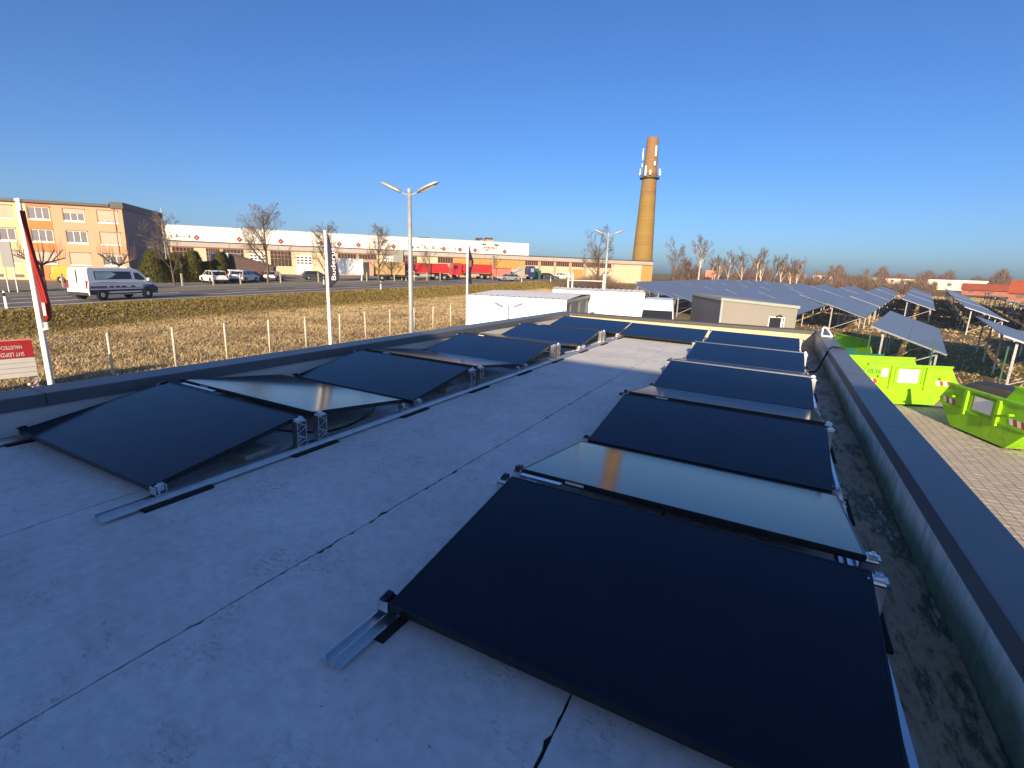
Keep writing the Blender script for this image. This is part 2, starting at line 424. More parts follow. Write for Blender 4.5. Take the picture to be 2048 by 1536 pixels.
# parapets
w = MB(); w.box(XO0, X0, -7.5, YO1, -0.16, PL_); w.build('parapet_wall', M_PLAST, bld)
w = MB(); w.add([(X0,Y1,-.16),(X1,Y1,-.16),(X1,YO1,-.16),(X0,YO1,-.16),(X0,Y1,PL_),(X1,Y1,PR_),(X1,YO1,PR_),(X0,YO1,PL_)], [(0,3,2,1),(4,5,6,7),(0,1,5,4),(1,2,6,5),(2,3,7,6),(3,0,4,7)]); w.build('parapet_wall', M_CREAM, bld)
w = MB(); w.box(X1, XO1, -7.5, YO1, -0.16, PR_); w.build('parapet_wall', M_ALGAE, bld)
def coping_run(a0, a1, zf, cuts, mater, along='y', drop=.060):
    """folded sheet: flat top, inner and outer drip fold; zf(c) gives the wall height at c"""
    for c0, c1 in zip(cuts, cuts[1:]):
        s = MB(); c0 += 0.004; c1 -= 0.004
        prof = [(a0-.020, -drop),(a0-.020, .018),(a0-.012, .026),(a1+.012, .026),(a1+.020, .018),(a1+.020, -drop),(a1+.004, -drop),(a1+.004, .004),(a0-.004, .004),(a0-.004, -drop)]
        n = len(prof)
        vs = [(a,c0,zf(c0)+z) if along == 'y' else (c0,a,zf(c0)+z) for a,z in prof]+[(a,c1,zf(c1)+z) if along == 'y' else (c1,a,zf(c1)+z) for a,z in prof]
        s.add(vs, [tuple(range(n)), tuple(range(2*n-1,n-1,-1))]+[(i,i+n,(i+1)%n+n,(i+1)%n) for i in range(n)])
        s.build('coping', mater, bld, fix=True)
coping_run(XO0, X0, lambda c: PL_, [-7.4, -4.2, -1.2, 1.78, 4.8, 7.8, 10.8, YO1+.02], M_COPE, 'y', .085)
coping_run(X1, XO1, lambda c: PR_, [-7.4, -4.0, -.95, 2.05, 5.0, 8.0, 11.0, YO1+.02], M_COPE, 'y', .085)
coping_run(Y1, YO1, pzx, [X0+.03, -2.4, X1-.03], M_COPE2, 'x', .062)
# taller rear storey (behind the camera; it throws the roof into shade)
HB = 5.15
w = MB(); w.box(-5.2, 5.6, -14.0, -7.4, -3.0, HB-.12); w.build('rear_storey', M_UPPER, bld)
w = MB(); w.box(-5.26, 5.66, -14.06, -7.4, HB-.12, HB); w.build('rear_roof_edge', M_COPE, bld)

# ---------------------------------------------------------------- roof photovoltaic modules
PW, PL, TILT = 1.134, 1.84, 0.1642
WC, WS = PW*math.cos(TILT), PW*math.sin(TILT)
GR, GL, ZL = 0.137, 0.184, 0.10
ZHI = ZL+WS
PER = 2*WC+GR+GL
XL, XR, YL, YR = -5.1376, -1.3101, 1.4999, 1.4270
fr = MB(); T = 0.036; B = 0.011
fr.box(0,PL,0,B,-T,0.0); fr.box(0,PL,PW-B,PW,-T,0.0); fr.box(0,B,B,PW-B,-T,0.0); fr.box(PL-B,PL,B,PW-B,-T,0.0)
me_frame = fr.mesh('frame'); me_frame.materials.append(M_FRAME)
gl = MB(); gl.box(B,PL-B,B,PW-B,-.010,-.0022); me_glass = gl.mesh('glass'); me_glass.materials.append(M_PV)
jb = MB(); jb.box(PL/2-.05,PL/2+.05,PW-.16,PW-.08,-.035,-.011); me_jb = jb.mesh('junction_box'); me_jb.materials.append(M_DARKPL)
lb = MB(); lb.box(PL-.42,PL-.30,PW-.0005,PW+.0015,-.026,-.010); me_lb = lb.mesh('type_label'); me_lb.materials.append(mat('printed label', (0.50,0.50,0.50), 0.5, 0, 0.3, 60))
def module(row, k, rise, label):
    x = XL if row == 'L' else (XR if row == 'R' else -3.235)
    y0 = (YL if row == 'L' else YR)+k*PER
    t = thing('photovoltaic_module', label, 'solar panel', group='black solar panels on the flat roof')
    jit = R(random.uniform(-.12,.12))
    if rise: on_roof(t, (x, y0, ZL), Matrix.Rotation(TILT+jit,4,'X'))
    else:
        TF = R(6.9 if row == 'L' else 7.5)+jit
        on_roof(t, (x+PL, y0+WC+GR+PW*math.cos(TF), ZHI-PW*math.sin(TF)), Matrix.Rotation(math.pi,4,'Z') @ Matrix.Rotation(TF,4,'X'))
    for nm, me in (('frame',me_frame),('glass',me_glass),('junction_box',me_jb),('type_label',me_lb)): obj(nm, me, None, t)
    return t
ORD = ['nearest','second','third','fourth','fifth']
for k in range(5):
    where = ['with its corner rail end on bare concrete','','','','under the cream rear parapet'][k]
    module('L', k, True, ['black solar panel at the near end of the left row, by the left parapet','third panel of the left row, tilted up behind the pale reflecting one','fifth panel of the left row, crossed by the shadow edge','seventh panel of the left row, in full sun','solar panel in the far left corner below the rear parapet'][k])
    module('R', k, True, ['largest black solar panel in the right foreground','third panel of the right row, behind the one mirroring the chimney','fifth panel of the right row, crossed by the shadow edge','seventh panel of the right row, with bright aluminium upper edge','solar panel in the far right corner below the rear parapet'][k])
    if k < 4:
        module('L', k, False, ['pale reflecting panel sloping away, second in the left row','thin pale panel sloping away, fourth in the left row','panel sloping away hidden behind the fifth of the left row','panel sloping away hidden behind the seventh of the left row'][k])
        module('R', k, False, ['panel mirroring the brick chimney, second in the right row','narrow pale strip of panel sloping away, fourth in the right row','panel sloping away hidden behind the fifth of the right row','panel sloping away hidden behind the seventh of the right row'][k])
module('M', 4, True, 'middle solar panel of the rear row, between the two corner panels')

# mounting rails with pads, brackets and clamps
def rail_mesh(y0, y1):
    s = MB()
    prof = [(-.055,0.0),(.055,0.0),(.055,.007),(.024,.007),(.024,.034),(.019,.034),(.019,.010),(-.019,.010),(-.019,.034),(-.024,.034),(-.024,.007),(-.055,.007)]
    n = len(prof)
    s.add([(x,y0,z) for x,z in prof]+[(x,y1,z) for x,z in prof], [tuple(range(n)), tuple(range(2*n-1,n-1,-1))]+[(i,i+n,(i+1)%n+n,(i+1)%n) for i in range(n)])
    return s
def bracket_mesh(h):
    s = MB(); d = 0.045
    for yy, ww in ((-d,.006),(d-.006,.006)): s.box(-.030,.030,yy,yy+ww,0,h)
    s.box(-.030,.030,-d,d,h-.006,h); s.box(-.034,.034,-d-.012,d+.012,0,.006); s.box(-.040,.040,-.028,.028,h,h+.012)
    k = 4
    for i in range(k):
        za, zb = h*i/k+.008, h*(i+1)/k-.004
        ya, yb = (-d+.003, d-.003) if i % 2 == 0 else (d-.003, -d+.003)
        s.tube([(-.026,ya,za),(-.026,yb,zb)], .0045, 4); s.tube([(.026,ya,za),(.026,yb,zb)], .0045, 4)
    return s.mesh('ridge_bracket')
me_br = bracket_mesh(ZHI-.075); me_br.materials.append(M_ALU)
s = MB(); s.box(-.030,.030,-.035,.035,0,.008); s.box(-.030,.030,-.035,-.029,0,.055); s.box(-.030,.030,.029,.035,0,.060); s.lathe([(.009,.008),(.009,.045),(.014,.045),(.014,.055)], 8)
me_lo = s.mesh('base_bracket'); me_lo.materials.append(M_ALU)
s = MB(); s.box(-.015,.018,-.030,.030,-.034,.004); s.lathe([(.006,.004),(.006,.009)], 8)
me_cl = s.mesh('clamp'); me_cl.materials.append(M_FRAME)
s = MB(); s.box(-.018,.016,-.020,.020,-.034,.002); s.lathe([(.005,0),(.005,.008),(.009,.008),(.009,.013)], 8)
me_ca = s.mesh('clamp'); me_ca.materials.append(M_ALU)
def rail(x, ystart, yend, y0, side, label):
    t = thing('mounting_rail', label, 'mounting rail', group='aluminium mounting rails under the solar panels')
    on_roof(t, (x, 0, 0.017))
    rail_mesh(ystart, yend).build('profile', M_ALU, t)
    for k in range(5):
        yl = y0+k*PER; yh = yl+WC
        for yy, ln in ((yl+(.11 if k == 0 else -GL/2), .42), (yh+GR/2, .44)):
            if yy-ln/2 > yend-.1: continue
            p_ = MB(); p_.box(-.050,.088,yy-ln/2,min(yy+ln/2,yend),-.017,-.001); p_.build('rubber_pad', M_RUB, t)
        for yy in ([yh-.035, yh+GR+.035] if k < 4 else [yh-.035]):
            b = obj('ridge_bracket', me_br, None, t); b.location = (0, yy, 0.034)
        for yy in ([yl+.03] if k == 0 else [yl-GL-.03, yl+.03]):
            b = obj('base_bracket', me_lo, None, t); b.location = (0, yy, 0.034)
        sx = side
        for yy, zz, tl in ((yl+.03, ZL+.005, TILT), (yh-.03, ZHI-.005, TILT)):
            c_ = obj('clamp', me_cl if side < 0 else me_ca, None, t); c_.matrix_local = Mloc(sx*.0+(-.005 if side < 0 else .008), yy, zz-.012, 0, tl)
        if k < 4:
            for yy, zz in ((yh+GR+.03, ZHI-.005), (yl+2*WC+GR-.03, ZL+.005)):
                c_ = obj('clamp', me_cl if side < 0 else me_ca, None, t); c_.matrix_local = Mloc((-.005 if side < 0 else .008), yy, zz-.012, 0, -TILT)
    return t
rail(XL-.020, 0.95, 13.05, YL, -1, 'aluminium rail along the left parapet under the left panel row')
rail(XL+PL+.045, 1.20, 13.05, YL, 1, 'long bright aluminium rail along the open side of the left panel row')
rail(XR-.028, 1.13, 13.00, YR, -1, 'aluminium rail ending on bare concrete left of the big foreground panel')
rail(XR+PL+.020, 0.90, 13.00, YR, 1, 'aluminium rail beside the mossy gutter along the right parapet')
# ridge tie bars (bright lines on the ridges)
for i, (x, y0, k, lab) in enumerate([(XL,YL,0,'short bright tie bar at the top edge of the near left panel'),(XR,YR,0,'short bright tie bar at the top edge of the big foreground panel'),(XR,YR,2,'bright tie bar along the ridge of the right row at the shadow edge'),(XR,YR,3,'bright tie bar along the sunny ridge of the right row near its far end')]):
    yy = y0+k*PER+WC+GR/2
    s = MB()
    if k == 0: s.box(.03 if i == 1 else .12, .30 if i == 1 else .62, -.018, .018, -.02, -.004)
    else: s.box(-.01, PL+.03, -.020, .020, -.02, -.002)
    o = s.build('tie_bar', M_ALU); tag(o, lab, 'tie bar', 'aluminium ridge tie bars'); on_roof(o, (x, yy, ZHI))
# ballast slabs under the modules
for i, (x, y, rz, lab) in enumerate([(-3.62, 2.28, 0.05, 'grey ballast slab under the near left panel'), (-3.68, 4.95, -0.04, 'grey ballast slab under the third panel of the left row'), (-3.60, 7.5, .03, 'grey ballast slab under the fifth panel of the left row')]):
    s = MB(); s.box(-.28,.28,-.12,.12,0,.07); o = s.build('ballast_slab', M_BLOCK, bevel=.006); tag(o, lab, 'ballast slab', 'ballast slabs under the left row'); on_roof(o, (x,y,0.001), Matrix.Rotation(rz,4,'Z'))
# cables
def cable(name, pts, rad, label, roof=True):
    # Catmull-Rom
    P = [Vector(p) for p in pts]; P = [2*P[0]-P[1]]+P+[2*P[-1]-P[-2]]; out = []
    for i in range(1, len(P)-2):
        for j in range(8):
            t = j/8; a,b,c,d = P[i-1],P[i],P[i+1],P[i+2]
            out.append(0.5*((2*b)+(c-a)*t+(2*a-5*b+4*c-d)*t*t+(3*b-a-3*c+d)*t**3))
    out.append(P[-2]); o = MB().tube(out, rad, 7).build(name, M_CABLE, smooth=True); tag(o, label, 'cable')
    if roof: on_roof(o)
    return o
cable('cable', [(0.50,9.75,.16),(0.62,9.7,.05),(0.74,9.85,.07),(0.83,10.1,.25),(0.92,10.3,.418),(1.03,10.42,.424),(1.13,10.45,.408),(1.19,10.45,.25),(1.20,10.45,-.5),(1.20,10.45,-1.2)], 0.017, 'black cable climbing over the right parapet')
cable('cable', [(-4.6,2.55,.02),(-4.1,2.70,.013),(-3.75,2.82,.013),(-3.45,3.0,.013),(-3.42,3.35,.013),(-3.6,3.8,.013),(-4.0,4.2,.014)], 0.008, 'thin black cable lying under the second panel of the left row')
# small bracket on the corner of the coping
t = thing('corner_bracket', 'small white triangular bracket on the far right coping corner', 'bracket'); on_roof(t, (0.93, 12.6, PR_+.028))
s = MB(); a = [(-.02,0),(.20,0),(.06,.20),(-.02,.20)]
s.tube([(-.01,0,.01),(-.01,0,.19)], .016, 6); s.tube([(-.01,0,.19),(.06,0,.19)], .016, 6); s.tube([(.06,0,.19),(.19,0,.01)], .016, 6); s.tube([(-.01,0,.012),(.19,0,.012)], .016, 6)
s.build('frame', M_WHITE, t)
s = MB(); s.box(-.14,-.03,-.05,.05,0,.05); s.build('foot', M_FRAME, t)

# ================================================================ posts, flags, lamps left of the building
fence = thing('wire_fence', 'line of pale posts of the wire fence across the dry field', 'fence', (-20.4, 0, -2.6))
n_post = 14; sp = 2.065; fy0 = 4.6
s = MB(); s.lathe([(.045,-.2),(.045,1.48),(.030,1.52)], 8); me_post = s.mesh('post', True); me_post.materials.append(mat('pale concrete post', (0.55,0.50,0.42), 0.85, 0, 0.1, 5))
for i in range(n_post):
    p_ = obj('post', me_post, None, fence); p_.location = (random.uniform(-.06,.06), fy0+i*sp+random.uniform(-.1,.1), 0); p_.rotation_euler = (random.uniform(-.02,.02), random.uniform(-.02,.02), 0)
for z in (0.25,0.6,0.95,1.38):
    MB().tube([(.05,fy0-6,z)]+[(.05,fy0+i*sp,z+random.uniform(-.01,.01)) for i in range(n_post)], .0035, 4).build('wire', M_ALU2, fence)
# short hydrant-like markers and pipes in the field
def marker_e(x, y, z, h, label):
    t = thing('marker_post', label, 'marker', (x,y,z), R(-62))
    MB().tube([(0,0,0),(0,0,h)], .022, 6).build('post', M_WHITE, t)
    s = MB(); s.box(-.10,-.045,-.03,.03,h-.02,h+.28); s.box(-.045,.15,-.03,.03,h+.215,h+.28); s.box(-.045,.15,-.03,.03,h-.02,h+.045); s.box(.0,.13,-.02,.02,h+.10,h+.13)
    s.build('plate', mat('pale yellow plate', (0.80,0.74,0.50), 0.6), t)
marker_e(-12.9, 8.25, -2.6, 1.05, 'pale yellow E-shaped plate on a short post beyond the left parapet')
def marker_t(x, y, z, h, label, col):
    t = thing('vent_pipe', label, 'vent pipe', (x,y,z), R(-45), 'short vent pipes beyond the left parapet')
    MB().tube([(0,0,0),(0,0,h)], .03, 6).build('pipe', col, t)
    MB().tube([(-.13,0,h+.02),(0,0,h-.03),(.13,0,h+.03)], .026, 6).build('cap', col, t)
marker_t(-12.3, 11.2, -2.6, 1.15, 'short pale T-topped pipe by the first dark flag pole', M_WHITE)
marker_t(-13.2, 20.9, -2.6, 1.15, 'short pale Y-topped pipe left of the white container', M_WHITE)
marker_t(-12.05, 3.85, -2.6, 1.75, 'short pink T-topped pipe beside the red flag pole', mat('faded pink paint', (0.70,0.45,0.40), 0.6))

def flagpole(x, y, label, sc=1.0):
    t = thing('flagpole', label, 'flagpole', (x,y,-2.6), 0, 'white flagpoles beside the building')
    s = MB(); s.tube([(0,0,-.1),(0,0,2.4),(0,0,4.93)], [.055,.048,.036], 10); s.build('pole', M_WHITE, t, smooth=True)
    MB().lathe([(.0,4.93),(.05,4.94),(.05,4.98),(0,5.0)], 10).build('cap', M_WHITE, t)
    MB().tube([(0.05,0,.6),(0.05,0,4.85)], .005, 4).build('halyard', M_ALU2, t)
    t.scale = (sc,)*3; return t
POLES = [(-11.15, 3.80), (-11.12, 10.08), (-14.95, 23.1)]
flagpole(*POLES[0], 'white flagpole with the furled red flag at the left edge')
flagpole(*POLES[1], 'white flagpole with the dark blue lettered flag')
flagpole(*POLES[2], 'white flagpole with the drooping dark flag in front of the red truck', 1.08)
def flag_mesh(prof, nz, fold, amp, seed, thick=.004):
    """prof: list of (z, width); hangs along +u from the pole, with folds across v"""
    s = MB(); nu = 16; rg = random.Random(seed); ph = rg.uniform(0,6)
    z0, z1 = prof[0][0], prof[-1][0]; grid = []
    for i in range(nz+1):
        z = z0+(z1-z0)*i/nz
        for (a,wa),(b,wb) in zip(prof, prof[1:]):
            if min(a,b) <= z <= max(a,b): wd = wa+(wb-wa)*(z-a)/(b-a)
        rowv = []
        for j in range(nu+1):
            u = j/nu
            rowv.append((.05+u*wd, amp*math.sin(fold*u*6.283+ph+z*.5)*(.25+u)+.03*math.sin(z*2.1+ph), z))
        grid.append(rowv)
    k = nu+1
    vs = [p for r_ in grid for p in r_]
    vs2 = [(x,y+thick,z) for x,y,z in vs]; N = len(vs)
    fs = [(i*k+j, i*k+j+1, (i+1)*k+j+1, (i+1)*k+j) for i in range(nz) for j in range(nu)]
    fs2 = [tuple(reversed([a+N for a in f])) for f in fs]
    s.add(vs+vs2, fs+fs2); return s
VR = R(-42)
def flag(x, y, rz, me_b, material, label):
    t = thing('flag', label, 'flag', (x,y,-2.6), rz, 'flags on the white poles')
    me_b.build('cloth', material, t, smooth=True); return t
M_REDC = mat('red flag cloth', (0.34,0.022,0.016), 0.8, 0, 0.25, 2.5)
M_NAVYC = mat('dark navy flag cloth', (0.012,0.016,0.045), 0.8, 0, 0.15, 3)
f1 = flag(*POLES[0], R(27), flag_mesh([(4.80,.015),(4.4,.045),(4.0,.08),(3.6,.125),(3.3,.15),(3.08,.13),(3.0,.08)], 30, 2.4, .05, 4), M_REDC, 'furled red flag hanging from the left pole')
s = MB(); s.box(.14,.19,-.062,-.058,3.10,3.32); s.build('white_print', mat('faded white print', (0.75,0.55,0.52), 0.8), f1)
s = MB(); s.tube([(.05,0,2.86),(.10,0,2.86),(.10,0,2.98)], .03, 6); s.build('weight', M_WHITE, f1)
f2 = flag(*POLES[1], R(29), flag_mesh([(4.88,.02),(4.6,.10),(4.3,.19),(4.0,.26),(3.8,.29),(3.68,.27),(3.58,.16),(3.46,.02)], 30, .5, .015, 9), M_NAVYC, 'dark blue flag lettered in white, on the middle pole')
tm = text_mesh('lettering', 'Buderus', 0.27, 0.004); tm.materials.append(mat('white flag print', (0.72,0.70,0.74), 0.8))
o = obj('lettering', tm, None, f2); o.matrix_local = Matrix.Translation((.20,-.05,4.10)) @ Matrix.Rotation(R(90),4,'X') @ Matrix.Rotation(R(90),4,'Z') @ Matrix.Diagonal((1,.62,1,1))
f3 = flag(POLES[2][0], POLES[2][1], R(27), flag_mesh([(4.85,.02),(4.5,.08),(4.1,.18),(3.9,.15),(3.6,.09),(3.3,.09),(3.02,.12)], 34, 1.6, .04, 11), M_NAVYC, 'drooping black flag on the pole by the white container')
s = MB(); s.box(.07,.17,-.06,-.056,3.85,4.15); s.build('print', mat('brown flag print', (0.16,0.07,0.05), 0.8, 0, .3, 6), f3)
f3.scale = (1.45, 1.45, 1.08)

# billboard at the left edge
bb = thing('banner_board', 'red and white board lettered SHT LEIPZIG upside down at the left edge', 'sign', (-19.75, 5.40, -2.6), R(76))
s = MB(); s.box(-1.9,1.00,-.03,.03,1.10,1.60); s.build('red_field', mat('red board', (0.32,0.010,0.018), 0.6, 0, .08, 2), bb)
s = MB(); s.box(-1.92,1.02,-.05,.05,1.605,1.65); s.build('top_edge', mat('pale red trim', (0.55,0.20,0.14), 0.6), bb)
for i in range(4):
    s = MB(); s.box(-1.9,1.00,-.045,.03,.52+i*.144,.52+i*.144+.134); s.build('slat', mat('off white slat', (0.50,0.49,0.48), .6, 0, .05, 2), bb)
for x in (-1.7,-.3,.95): s = MB(); s.box(x-.04,x+.04,.032,.10,-.2,1.6); s.build('post', M_ALU2, bb)
for body, sz, xx, zz in (('SHT LEIPZIG', .165, .51, 1.215), ('HAUSTECHNIK', .150, .45, 1.42)):
    tm = text_mesh('lettering', body, sz, .003); tm.materials.append(mat('white lettering', (0.62,0.60,0.60), 0.6))
    o = obj('lettering', tm, None, bb); o.matrix_local = Matrix.Translation((xx,-.035,zz)) @ Matrix.Rotation(R(90),4,'X') @ Matrix.Rotation(R(180),4,'Z') @ Matrix.Diagonal((.64,1,1,1))

# street lamps with two heads
def lamp(x, y, z, h, sc, rz, label, group):
    t = thing('street_lamp', label, 'street lamp', (x,y,z), rz, group)
    s = MB(); s.tube([(0,0,-.1),(0,0,h*.55),(0,0,h)], [.085*sc,.065*sc,.05*sc], 12); s.build('pole', M_ALU2, t, smooth=True)
    s = MB(); s.lathe([(.055*sc,h-.02),(.06*sc,h+.05),(.03*sc,h+.08)], 10); s.build('pole_cap', M_ALU2, t)
    for sd in (-1, 1):
        MB().tube([(0,0,h-.10*sc),(sd*.10*sc,0,h-.08*sc),(sd*.24*sc,0,h-.02*sc)], .02*sc, 6).build('arm', M_ALU2, t)
        s = MB(); n = 10; L = .60*sc
        prof = [(0,.04),(.12,.095),(.35,.13),(.6,.135),(.82,.10),(.97,.04),(1,.006)]
        vs = []; fs = []
        for a, wd in prof:
            for j in range(8):
                th = 6.2832*j/8; vs.append((sd*(.22*sc+a*L), wd*sc*math.cos(th), h-.03*sc+a*.25*sc+ (.075 if math.sin(th) > 0 else .03)*sc*math.sin(th)*min(1,wd/.09)))
        for i in range(len(prof)-1):
            for j in range(8): fs.append((i*8+j, i*8+(j+1)%8, (i+1)*8+(j+1)%8, (i+1)*8+j))
        fs += [tuple(range(8)), tuple(range(len(vs)-8, len(vs)))]
        s.add(vs, fs); hd = s.build('lamp_head', M_ALU2, t, smooth=True, fix=True)
        s = MB(); a0, a1 = .20, .80
        s.add([(sd*(.22*sc+a*L), w_*sc, h-.03*sc+a*.25*sc-.036*sc) for a, w_ in ((a0,-.07),(a0,.07),(a1,.07),(a1,-.07))], [(0,1,2,3)])
        s.build('lens', M_LAMP_W, hd)
    return t
lamp(-8.80, 10.81, -2.6, 6.0, 1.0, R(14), 'tall two-headed street lamp standing beside the left parapet', 'two-headed street lamps')
lamp(-10.6, 33.6, -2.6, 6.6, 1.25, R(20), 'smaller-looking two-headed street lamp behind the white containers', 'two-headed street lamps')

# ================================================================ white sheds, van, grey building behind the roof
def corr_box(name, ax, L, D, H, rz, label, dark_fill, n_wave):
    t = thing(name, label, 'container', (ax[0], ax[1], -2.6), rz, 'white sheds behind the roof')
    s = MB(); s.box(0,L,0,.06,0,H); s.build('front_wall', M_WHITE, t)
    s = MB(); s.box(0,.06,.06,D,0,H); s.build('side_wall', M_WHITE, t)
    s = MB(); s.box(.06,L,D-.06,D,0,H); s.build('rear_wall', M_WHITE, t)
    s = MB(); wv = L/n_wave
    pts = []
    for i in range(n_wave):
        x = i*wv; pts += [(x,0),(x+wv*.35,0),(x+wv*.45,.035),(x+wv*.85,.035),(x+wv*.97,0)]
    vs = []
    for y_, zz in ((-.08,H+.01),(D*.5,H+.11),(D+.08,H+.01)): vs += [(min(x,L),y_,zz+h_) for x,h_ in pts]+[(L+.05,y_,zz)]
    k = len(pts)+1
    fs = [(r_*k+i, r_*k+i+1, (r_+1)*k+i+1, (r_+1)*k+i) for r_ in range(2) for i in range(k-1)]
    s.add(vs, fs); s.build('roof', mat('white sheet roof', (0.74,0.73,0.72), 0.5, 0, .06, .8), t)
    if dark_fill:
        s = MB(); s.box(.06,L-.02,.06,D-.06,0.02,.05); s.build('floor', M_BLOCK, t)
        for k_ in range(dark_fill):
            yy = D*(k_+.5)/dark_fill; s = MB(); s.box(L-.06,L,yy-.03,yy+.03,0,H-.17); s.build('post', M_COPE, t)
        s = MB(); s.box(L-.08,L,.06,D-.06,H-.16,H); s.build('header', M_COPE, t)
        s = MB(); s.box(L-.16,L-.12,.06,D-.06,0.05,H-.02); s.build('side_sheet', mat('blue grey sheet', (0.085,0.095,0.115), .5, 0, .15, .7), t)
    else:
        s = MB(); s.box(L-.06,L,.06,D-.06,0,H); s.build('side_wall', M_WHITE, t)
    return t
corr_box('white_shed', (-13.95,21.65), 5.12, 6.5, 2.78, R(9), 'white shed with ridged roof and open dark side, left behind the roof', 3, 18)
c2 = corr_box('white_shed', (-13.8,32.1), 6.2, 2.6, 2.85, R(20), 'smaller white shed standing behind the larger one', 1, 16)
s = MB(); s.box(6.2,6.23,.3,1.0,.2,2.1); s.build('loose_panel', M_WHITE, c2); s = MB(); s.box(6.26,6.29,1.2,2.0,.2,2.3); s.build('loose_panel', M_WHITE, c2)
# white steel gate frame
t = thing('gate_frame', 'tall white steel post frame behind the white sheds', 'frame', (-15.5, 39.2, -2.6), R(28))
for x in (0.0,.35,2.9): s = MB(); s.box(x-.05,x+.05,-.05,.05,-.1,3.95); s.build('post', M_WHITE, t)
for z in (3.35,2.55): s = MB(); s.box(.05,2.85,-.02,.02,z,z+.05); s.build('rail', M_WHITE, t)

# ---------------------------------------------------------------- vehicles
def wheel(parent, x, y, r=.34, wd=.22):
    w_ = MB(); M_ = Matrix.Translation((x,y,r)) @ Matrix.Rotation(R(90),4,'X')
    w_.lathe([(r*.62,-wd/2),(r*.94,-wd/2),(r,-wd/2+.03),(r,wd/2-.03),(r*.94,wd/2),(r*.62,wd/2)], 18, M_)
    o = w_.build('wheel', M_TYRE, parent, smooth=False)
    sd = 1 if y > 0 else -1
    q_ = MB(); q_.lathe([(0,wd/2+.004),(r*.30,wd/2+.010),(r*.60,wd/2-.01),(r*.63,wd/2-.03)], 14, Matrix.Translation((x,y,r)) @ Matrix.Rotation(R(-90*sd),4,'X'))
    q_.build('rim', M_RIM, o)
    return o
def vehicle(name, label, cat, loc, rz, L, W, low, high, wheels, paint, glass_panes, r=.34, group=None, inset=.16, extras=None, rear=True):
    """low: side polygon (x,z) of the lower body; high: side polygon of the cabin (first and last points on the belt line).
    glass_panes: list of side panes as (x,z) polygons"""
    t = thing(name, label, cat, loc, rz, group)
    s = MB(); s.prism(low, -W/2, W/2); body = s.build('body', paint, t, bevel=.05, fix=True)
    zb = high[0][1]; zt = max(z for _,z in high)
    def hw(z): return W/2-.02-inset*(z-zb)/(zt-zb)
    n = len(high); vs = [(x,-hw(z),z) for x,z in high]+[(x,hw(z),z) for x,z in high]
    s = MB(); s.add(vs, [tuple(range(n)), tuple(range(2*n-1,n-1,-1))]+[(i,i+n,(i+1)%n+n,(i+1)%n) for i in range(n)])
    s.build('cabin', paint, t, bevel=.04, fix=True)
    for poly in glass_panes:
        for sd in (-1, 1):
            s = MB(); k = len(poly)
            s.add([(x,sd*(hw(z)+.006),z) for x,z in poly]+[(x,sd*(hw(z)-.02),z) for x,z in poly], [tuple(range(k)), tuple(range(2*k-1,k-1,-1))]+[(i,i+k,(i+1)%k+k,(i+1)%k) for i in range(k)])
            s.build('side_window', M_GLASSD, t, fix=True)
    def slope_glass(nm, a, b, m=.12):
        (xa,za),(xb,zb_) = a, b
        d = Vector((xb-xa, 0, zb_-za)); nrm = Vector((-d.z,0,d.x)).normalized()
        mid = sum(x for x,_ in high)/n
        if nrm.x*(xa-mid) < 0: nrm = -nrm
        p0 = Vector((xa,0,za))+d*m+nrm*.008; p1 = Vector((xa,0,za))+d*(1-m)+nrm*.008
        w0, w1 = hw(p0.z)-.06, hw(p1.z)-.06
        s = MB(); v = [p0+Vector((0,-w0,0)), p0+Vector((0,w0,0)), p1+Vector((0,w1,0)), p1+Vector((0,-w1,0))]
        s.add(v+[a_-nrm*.02 for a_ in v], [(0,1,2,3),(7,6,5,4),(0,4,5,1),(1,5,6,2),(2,6,7,3),(3,7,4,0)]); s.build(nm, M_GLASSD, t, fix=True)
    if rear: slope_glass('rear_window', high[0], high[1])
    slope_glass('windscreen', high[-1], high[-2])
    for x in wheels:
        for sd in (-1, 1):
            s = MB(); s.lathe([(0,-.004),(r*1.18,-.004),(r*1.18,.004),(0,.004)], 18, Matrix.Translation((x, sd*(W/2+.001), r)) @ Matrix.Rotation(R(90),4,'X')); s.build('wheel_arch', M_DARKPL, t)
            wheel(t, x, sd*(W/2-.08), r)
    xf = max(x for x,_ in low); xr = min(x for x,_ in low); zl = min(z for _,z in low)
    for sd in (-1, 1):
        s = MB(); s.box(xf-.16,xf-.005,sd*W*.36-.15,sd*W*.36+.15,zl+.36,zl+.52); s.build('headlight', M_LAMP_W, t)
        s = MB(); s.box(xr+.005-.02,xr+.10,sd*W*.43-.07,sd*W*.43+.07,zl+.45,zl+.72); s.build('tail_light', M_LAMP_R, t)
    s = MB(); s.box(xr-.03,xr+.2,-W*.47,W*.47,zl,zl+.22); s.build('rear_bumper', M_DARKPL, t, bevel=.03)
    s = MB(); s.box(xf-.2,xf+.02,-W*.47,W*.47,zl,zl+.2); s.build('front_bumper', M_DARKPL, t, bevel=.03)
    s = MB(); s.box(xr-.012,xr,-.26,.26,zl+.30,zl+.41); s.build('number_plate', M_WHITE, t)
    if extras: extras(t, hw)
    return t
SUVL = [(-2.15,.32),(2.2,.32),(2.28,.55),(2.2,.86),(1.25,1.02),(-2.1,1.02),(-2.25,.8),(-2.22,.5)]
SUVH = [(-2.08,1.0),(-1.75,1.60),(-1.2,1.68),(.3,1.66),(1.22,1.0)]
SUVG = [[(-1.9,1.08),(-1.65,1.50),(-1.05,1.56),(-.95,1.08)],[(-.88,1.08),(-.92,1.57),(.0,1.57),(.05,1.08)],[(.12,1.08),(.08,1.56),(.28,1.55),(.95,1.08)]]
